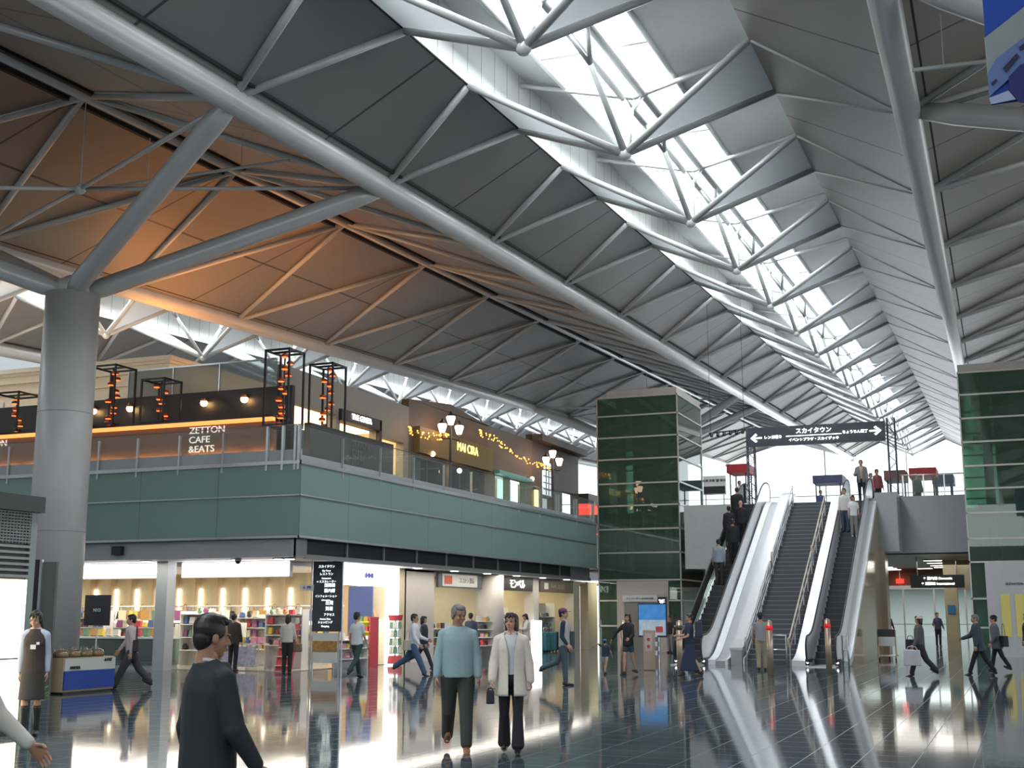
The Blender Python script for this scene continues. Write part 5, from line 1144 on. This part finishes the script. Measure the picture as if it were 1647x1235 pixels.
    for s in (-1, 1):
        sh, e, wr, wd = A[s]
        if sleeve > 0:
            cap_(mb, T(s*.035, .01, 1.425), sh, .05+loose*.2, .050+loose*.4)
            if sleeve < 1: cap_(mb, sh, sh.lerp(e, .6), .050+loose*.4, .050+loose*.5)
            else: cap_(mb, sh, e, .050+loose*.35, .042+loose*.55); cap_(mb, e, e.lerp(wr, .9), .042+loose*.55, .032+loose*.4)
    tme = fuse(mb, vx, 3); tme.transform(S_)
    keep = None
    if kind in ('coat',) or (kind == 'jacket' and undershirt): keep = lambda c: not (c.y < -.03 and abs(c.x) < (.035+.05*max(0, (c.z/k-1.05))/.35)*k and c.z > .5) if kind == 'jacket' else not (c.y < -.02 and abs(c.x) < (.034 if c.z/k < 1.22 else .034+.22*(c.z/k-1.22))*k)
    to = single({'shirt': 'shirt', 'tshirt': 't_shirt', 'coat': 'coat', 'jacket': 'jacket', 'sweater': 'sweater', 'vest': 'vest', 'blouse': 'blouse', 'dress': 'dress'}[kind], tme, tm, t, keep, .012 if keep else 0)
    if (hi and kind != 'sweater') or kind in ('shirt', 'coat', 'blouse'):                     # collar and cuffs
        cm = MB(); cc = T(0, .012, 1.462); n = 14
        for i in range(n):
            a0 = -math.pi/2+.35+(2*math.pi-.7)*i/(n-1)
            if i: cap_(cm, Vector((cc.x+.064*math.cos(a_), cc.y+.060*math.sin(a_), cc.z-.012*math.sin(-a_))), Vector((cc.x+.064*math.cos(a0), cc.y+.060*math.sin(a0), cc.z-.012*math.sin(-a0))), .014, .014, n=8)
            a_ = a0
        cme = fuse(cm, .008, 1); cme.transform(S_); single('collar', cme, mat('collar_white', (.6, .6, .62), .8) if kind in ('jacket', 'vest') else tm, t)
    if undershirt:
        mb = MB(); torso(mb, .006, 0, 2, [(.86 if kind == 'coat' else .9, .152, .104)]+[(1.05, .135, .098), (1.18, .145, .103), (1.30, .156, .10), (1.37, .138, .084), (1.44, .066, .064)])
        if kind == 'coat':
            for s in (-1, 1): cap_(mb, T(s*.03, .012, 1.43), A[s][0], .050, .048)
        if kind == 'vest':
            for s in (-1, 1): sh, e, wr, wd = A[s]; cap_(mb, T(s*.09, 0, 1.395), sh, .062, .060); cap_(mb, sh, e, .060, .052); cap_(mb, e, e.lerp(wr, .88), .052, .04)
        ume = fuse(mb, vx, 2); ume.transform(S_); single('undershirt', ume, mat('cloth_%s' % '_'.join('%02d' % int(c*100) for c in undershirt), undershirt, .85), t)
    # bottom
    bk, bc = bottom; bm_ = mat('cloth_%s' % '_'.join('%02d' % int(c*100) for c in bc), bc, .85, noise=.10, scale=25); mb = MB()
    if bk in ('trousers', 'flared', 'shorts'):
        ell(mb, hip0+hz+Vector((0, 0, .0)), .160*w, .118, .12); limb_loft(mb, [(0, 0, .90-drop, .155*w, .11), (0, 0, 1.03-drop, .140*w, .102)], 18)
        for s in (-1, 1):
            h, kn, an, b = L[s]; d = (an-kn).normalized()
            if bk == 'shorts': cap_(mb, h, h.lerp(kn, .45), .090, .088)
            elif bk == 'flared': cap_(mb, h, kn, .090, .066); cap_(mb, kn, an-d*.055, .064, .092)
            else: cap_(mb, h, kn, .094*bulk**.7, .074*bulk**.7); cap_(mb, kn, an-d*.035, .070*bulk**.7, .062*bulk**.7)
        bme = fuse(mb, vx, 3); bme.transform(S_); single({'shorts': 'shorts'}.get(bk, 'trousers'), bme, bm_, t)
    else:
        zl = {'skirt': .50, 'longskirt': .14}[bk]; st_ = max(abs(L[-1][2].y-L[1][2].y)*.5, .0)
        limb_loft(mb, [(0, 0, zl-drop*0, .20*w, .15+st_*.6), (0, 0, .75-drop, .185*w, .14), (0, 0, .92-drop, .170*w, .125), (0, 0, 1.04-drop, .138*w, .10)], 22)
        bme = fuse(mb, vx, 2); bme.transform(S_); single('skirt', bme, bm_, t)
    # shoes, socks
    for s in (-1, 1):
        h, kn, an, b = L[s]; sm = MB(); pit = max(-.7, min(.5, b)); c, s2 = math.cos(pit*.8), math.sin(pit*.8)
        def F(y, z, x=0): return an+Vector((x, y*c-z*s2, z*c+y*s2))
        cap_(sm, an, F(0, -.03), .040, .044); cap_(sm, F(.035, -.030), F(-.06, -.038), .042, .042); cap_(sm, F(-.06, -.042), F(-.165, -.050), .044, .030); cap_(sm, F(.03, -.055), F(-.14, -.062), .020, .018)
        me = fuse(sm, .009, 1); me.transform(S_); single('shoe', me, shoes, t)
    if bare == 2:
        for s in (-1, 1):
            h, kn, an, b = L[s]; sm = MB(); cap_(sm, kn.lerp(an, .22), kn.lerp(an, .5), .062, .055); cap_(sm, kn.lerp(an, .5), an, .053, .042); me = fuse(sm, .010, 1); me.transform(S_); single('sock', me, SHOEB, t)
    if hat:
        hc, brim = hat; q = MB(); ell(q, (0, .018, .185), .092, .104, .072)
        if brim == 'cap': limb_loft(q, [(0, -.10, .165, .065, .075), (0, -.10, .175, .06, .07)], 14)
        elif brim: limb_loft(q, [(0, .018, .155, .135, .145), (0, .018, .168, .115, .125)], 18)
        me = fuse(q, .008, 1); me.transform(S_@HM); single('hat', me, mat('hat_%s' % '_'.join('%02d' % int(c*100) for c in hc), hc, .85), t)
    t['_wr'] = 1
    Rm = Matrix.Translation(t.location) @ Matrix.Rotation(rz, 4, 'Z')
    W_ = {s: Rm @ (A[s][2]*k+A[s][3]*.09*k) for s in A}
    for m_ in (body,): bpy.data.meshes.remove(m_)
    bpy.data.meshes.remove(eme); bpy.data.meshes.remove(lme)
    return t, W_, Rm, k
def at(px, py): return atZ(px, py, 0)
def bag(loc, w_, h, d, col, label, rz=0, strap=.25, name='bag', cat='bag'):
    t = thing(name, label, cat, (loc[0], loc[1], loc[2]), None, rz); m = mat('bag_c_%s' % '_'.join('%02d' % int(c*100) for c in col), col, .6, noise=.15)
    MB().slab([(-w_/2, -d/2, -h), (w_/2, -d/2, -h), (w_/2*.9, -d/2, 0), (-w_/2*.9, -d/2, 0)], -d).build('body', m, t, bevel=.02)
    MB().tube([(-w_*.3, 0, 0), (-w_*.2, 0, strap*.8), (0, 0, strap), (w_*.2, 0, strap*.8), (w_*.3, 0, 0)], .009, 6).build('strap', m, t); return t
# --- couple in the middle
p = at(735, 1208)
person('grey haired man in a pale blue sweater walking beside a woman in cream', p, 4, 1.70, legs=((-12, 24), (14, 4)), arms=((4, 11, 14), (0, 10, 14)), top=('sweater', (.27, .39, .42)), bottom=('trousers', (.045, .05, .045)), shoes=SHOET, hairm=HAIRG, skin=SKIND, head_turn=24, head_tilt=10, detail='hi', bulk=1.3, build=1.10)
p = at(822, 1212)
_, W_, _, _ = person('woman in a cream coat and black flared trousers looking up to her side', p, 0, 1.60, True, legs=((-6, 10), (8, 4)), arms=((6, 12, 16), (-4, 13, 12)), top=('coat', (.66, .61, .54)), undershirt=(.60, .61, .63), bottom=('flared', (.016, .016, .02)), hair='bob', hairm=HAIRN, head_turn=-22, head_tilt=-6, detail='hi', curl=45)
bag(W_[-1]+Vector((0, -.02, -.02)), .10, .16, .03, (.02, .02, .025), 'small black purse held by the woman in the cream coat', R(20), .02, 'purse', 'purse')
# --- man in the dark suit, nearest
p = at(340, 1416); p = Vector((0, 0, CH))+ray(343, 1000)*6.7; p.z = 0
_, W_, _, _ = person('man in a dark suit striding past close to the camera', p, 112, 1.61, legs=((22, 6), (-16, 22)), arms=((10, 14, 22), (-8, 8, 20)), top=('jacket', (.018, .024, .03)), bottom=('trousers', (.014, .017, .02)), skin=SKIND, detail='hi', head_tilt=6, bulk=1.4, build=1.18, curl=45)
bag(W_[-1]+Vector((0, 0, .02)), .16, .24, .02, (.6, .62, .68), 'pale folder in the hand of the man in the dark suit', R(80), .02, 'folder', 'folder')
# --- arm at the lower left edge
p = Vector((0, 0, CH))+ray(-62, 1000)*6.3; p.z = 0
person('person in a white sleeve whose arm reaches in at the lower left edge', p, 60, 1.66, legs=((15, 5), (-12, 18)), arms=((-4, 4, 20), (28, 8, 22)), top=('shirt', (.62, .60, .56)), skin=SKIND, detail='hi')
# --- attendant
p = at(46, 1184)
t, W_, Rm, k = person('attendant with black hair in a dark vest uniform, knee skirt and black socks', p, -10, 1.63, True, build=.94, legs=((4, 6), (-3, 4)), arms=((-6, 5, 8), (-12, 5, 14)), top=('vest', (.045, .035, .03)), undershirt=(.45, .50, .60), bottom=('skirt', (.035, .032, .030)), hair='tail', head_turn=-12, head_tilt=16, detail='hi', bare=2)
q = MB().box(-.03, .04, -.152, -.146, 1.14, 1.20); q.build('name_badge', white, t); MB().box(.045, .085, -.150, -.144, 1.20, 1.235).build('name_badge', white, t)
# --- others on the floor
p = at(209, 1107); _, W_, Rm, k = person('man in a pale pink shirt and black trousers striding left before the gift shop', p, -95, 1.64, legs=((-24, 18), (26, 2)), arms=((22, 6, 14), (-14, 8, 20)), top=('shirt', (.56, .47, .47)), bulk=1.4, lean=6)
bag(Rm@Vector((.18, .10, 1.05)), .26, .26, .12, (.02, .02, .02), 'black shoulder bag of the man in the pale pink shirt', R(-60), .3)
p = at(461, 1085); _, W_, Rm, k = person('woman in a cream top and black trousers with her back turned at the gift shop', p, 165, 1.58, True, top=('blouse', (.62, .58, .50)), bottom=('trousers', (.02, .02, .02)), hair='bob', hairm=HAIRN, arms=((10, 10, 20), (8, 8, 12)))
bag(W_[-1]+Vector((0, 0, .05)), .28, .22, .1, (.22, .15, .09), 'brown handbag hanging from the arm of the woman in the cream top', R(20), .15)
p = at(374, 1080); person('person in dark clothes in the gift shop, half hidden behind the suited man', p, 150, 1.6, top=('jacket', (.03, .03, .035)), bottom=('trousers', (.02, .02, .02)))
p = at(573, 1090); person('man in a white T-shirt and dark green trousers walking by the directory board', p, 140, 1.66, legs=((-20, 24), (18, 3)), arms=((8, 8, 20), (-8, 10, 22)), top=('tshirt', (.64, .68, .70)), bottom=('trousers', (.03, .06, .055)))
p = at(664, 1087); _, W_, Rm, k = person('man in a loose white shirt and blue jeans striding before the beige pier', p, 75, 1.66, legs=((28, 4), (-30, 30)), arms=((10, 8, 30), (20, 8, 50)), top=('shirt', (.66, .68, .72)), bottom=('trousers', (.06, .11, .19)), bulk=1.35, lean=4)
bag(Rm@Vector((-.2, .1, .93)), .26, .26, .12, (.45, .42, .36), 'pale patterned bag at the hip of the man in the loose white shirt', R(60), .25)
p = at(681, 1078); person('person in dark clothes walking just behind the man in the loose white shirt', p, 80, 1.58, legs=((24, 4), (-30, 36)), top=('jacket', (.03, .03, .05)), bottom=('trousers', (.025, .03, .045)), hair='bob', female=True)
p = at(757, 1066); _, W_, Rm, k = person('person in a navy jacket seen behind the grey haired man', p, 160, 1.62, top=('jacket', (.04, .055, .10)), bottom=('trousers', (.03, .03, .05)), hair='short')
bag(Rm@Vector((.1, -.2, 1.0)), .3, .25, .12, (.55, .06, .16), 'bright pink bag beside the person in the navy jacket', R(20), .2)
p = at(846, 1060); person('woman with black hair and a pale coat browsing behind the woman in cream', p, -60, 1.6, True, top=('coat', (.60, .57, .52)), undershirt=(.3, .3, .3), hair='bob', arms=((30, 8, 60), (30, 8, 60)), head_tilt=18)
p = at(908, 1102); person('man in a purple cap and grey vest over navy sleeves, mid stride', p, 80, 1.70, legs=((4, 2), (-28, 40)), arms=((-4, 10, 40), (0, 8, 20)), top=('vest', (.46, .45, .43)), undershirt=(.02, .03, .06), bottom=('trousers', (.07, .10, .12)), hat=((.16, .05, .12), 'cap'))
p = at(1011, 1085); _, WW, _, _ = person('woman with long black hair in a black cardigan and denim shorts leading a child', p, -35, 1.60, True, legs=((8, 3), (-14, 10)), arms=((20, 45, 5), (10, 10, 60)), top=('jacket', (.025, .025, .028)), bottom=('shorts', (.05, .09, .11)), hair='long', bare=1)
p = at(974, 1084); person('small child in a blue and white cap and navy top holding the woman\'s hand', p, 150, .92, legs=((-14, 10), (12, 3)), arms=((10, 20, 10), (0, 115, 0)), top=('tshirt', (.03, .04, .08)), bottom=('shorts', (.40, .40, .42)), hat=((.06, .16, .45), 'cap'), name='child', build=1.15)
p = at(1078, 1050); person('person in dark clothes standing behind the poster stand by the escalator', p, -30, 1.5, top=('tshirt', (.03, .03, .035)), bottom=('trousers', (.25, .25, .25)))
p = at(1110, 1087); _, W_, Rm, k = person('woman in a navy top and long denim skirt walking left before the left escalator', p, -80, 1.62, True, legs=((16, 4), (-16, 12)), arms=((20, 8, 70), (14, 8, 60)), top=('tshirt', (.03, .045, .08)), bottom=('longskirt', (.03, .045, .08)), hair='short', bulk=1.2)
bag(Rm@Vector((0, .26, 1.42)), .34, .42, .18, (.025, .03, .06), 'navy backpack worn by the woman in the long denim skirt', R(-80), .05, 'backpack', 'backpack')
p = at(1226, 1078); person('man in a dark hat, grey shirt and khaki trousers walking to the staircase', p, 178, 1.62, legs=((5, 4), (-6, 8)), arms=((0, 12, 12), (16, 14, 26)), top=('tshirt', (.30, .30, .31)), bottom=('trousers', (.33, .29, .20)), hat=((.03, .03, .035), 'brim'), bulk=1.2)
p = at(1482, 1088); _, W_, Rm, k = person('older woman in a pink and white hat walking left with a large white bag', p, -85, 1.58, True, legs=((20, 4), (-22, 20)), arms=((0, 8, 20), (12, 8, 20)), top=('jacket', (.10, .11, .105)), bottom=('trousers', (.03, .03, .045)), hair='bob', hat=((.62, .50, .45), 'brim'), bulk=1.3)
bag(W_[1]+Vector((0, -.05, -.05)), .45, .40, .12, (.55, .56, .60), 'large white carrier bag carried by the woman in the pink and white hat', R(5), .1)
bag(W_[-1]+Vector((-.1, -.1, .25)), .26, .26, .12, (.02, .02, .02), 'black handbag of the woman in the pink and white hat', R(5), .1)
p = at(1578, 1086); person('grey haired person in a long dark blue coat striding left at the right', p, -85, 1.62, legs=((22, 3), (-20, 16)), arms=((30, 8, 40), (0, 8, 10)), top=('coat', (.05, .07, .09)), undershirt=(.05, .07, .09), bottom=('trousers', (.015, .015, .02)), hairm=HAIRG, lean=8)
p = at(1606, 1080); _, W_, Rm, k = person('person in a black hat and grey coat walking just behind the one in dark blue', p, -85, 1.56, legs=((14, 4), (-18, 14)), arms=((0, 8, 20), (5, 8, 20)), top=('coat', (.12, .12, .14)), undershirt=(.1, .1, .1), bottom=('trousers', (.015, .015, .02)), hat=((.012, .012, .015), 'brim'), lean=6)
bag(Rm@Vector((.22, .18, 1.0)), .4, .3, .14, (.015, .015, .02), 'large black shoulder bag carried by the person in the black hat', R(-70), .35)
p = at(1656, 1075); person('person in a dark coat cut off by the right edge of the hall view', p, -90, 1.6, top=('coat', (.04, .03, .04)), undershirt=(.04, .03, .04))
for px, py, Y, col, lab in ((1428, 1030, 66, (.02, .02, .025), 'distant dark figure before the glass wall, nearest the beige stone wall'), (1508, 1032, 68, (.05, .06, .10), 'distant figure in navy before the glass wall, beside the cream pillar')):
    q = atY(px, 1000, Y); person(lab, (q.x, Y), 20, 1.66, arms=((10, 20, 60), (10, 12, 20)), top=('shirt', col), bottom=('trousers', (.02, .02, .03)))
# --- riders: they stand on the steps at the height of the incline
def rider(px, py_head, x, H, label, turn, **kw):
    """find the step on which a head at this height stands"""
    best = min((abs(projy((x, EY0+i*.352+.18, (i+1)*.2033+H-.06))-py_head), i) for i in range(0, 30)); i = best[1]
    return person(label, (x, EY0+i*.352+.18), turn, H, z0=min((i+1)*.2033, DZ2), **kw)
def projy(p):
    d = Vector(p)-Vector((0, 0, CH)); return 617.5-2000*(d.dot(_up))/d.dot(_fw)
dk_ = dict(top=('jacket', (.015, .017, .022)), bottom=('trousers', (.013, .013, .018)), bulk=1.15)
rider(1176, 785, -10.3, 1.70, 'person in a dark jacket highest of the group on the left escalator', 175, **dk_)
rider(1181, 808, -9.95, 1.68, 'balding man in a dark suit near the top of the left escalator', 170, hair='none', **dk_)
rider(1161, 818, -10.35, 1.66, 'person in dark clothes on the wall side of the left escalator', 180, **dk_)
rider(1159, 838, -10.0, 1.68, 'man in a dark suit right above the grey-shirted man on the left escalator', 178, **dk_)
rider(1143, 868, -10.25, 1.66, 'man in a grey shirt lowest of the group on the left escalator', 182, top=('shirt', (.26, .30, .36)), bottom=('trousers', (.03, .03, .035)))
rider(1345, 791, -6.08, 1.68, 'man in a white shirt and blue jeans riding down the right escalator', -5, top=('shirt', (.66, .64, .62)), bottom=('trousers', (.06, .09, .15)))
rider(1371, 800, -5.72, 1.58, 'woman in a white T-shirt and grey trousers riding down the right escalator', 5, female=True, top=('tshirt', (.68, .68, .68)), bottom=('trousers', (.25, .24, .24)), hair='bob', shoes=mat('shoe_white', (.6, .6, .6), .5))
q = atY(1388, 740, 52.9); person('man in a grey jacket standing at the top of the right escalator', (q.x-.1, 52.9), -4, 1.74, z0=DZ2+.02, top=('jacket', (.20, .20, .21)), undershirt=(.5, .35, .32), bottom=('trousers', (.03, .025, .04)), arms=((20, 12, 70), (6, 10, 10)))
for px, Y, c, lab in ((1412, 55.5, (.4, .12, .12), 'distant person in red and grey on the upper deck beside the truss post'), (1402, 57, (.25, .25, .27), 'distant person in grey on the upper deck behind the escalator end'), (1190, 58, (.6, .6, .6), 'distant person in white on the upper deck behind the left escalator'), (1476, 58, (.1, .13, .1), 'distant person in dark green on the upper deck before the red stall'), (1320, 64, (.06, .08, .2), 'distant person in blue on the upper deck behind the staircase')):
    q = atY(px, 790, Y); person(lab, (q.x, Y), 30, 1.64, z0=DZ2, top=('shirt', c))
for m_ in list(HEADS.values())+list(HANDS.values()): bpy.data.meshes.remove(m_)
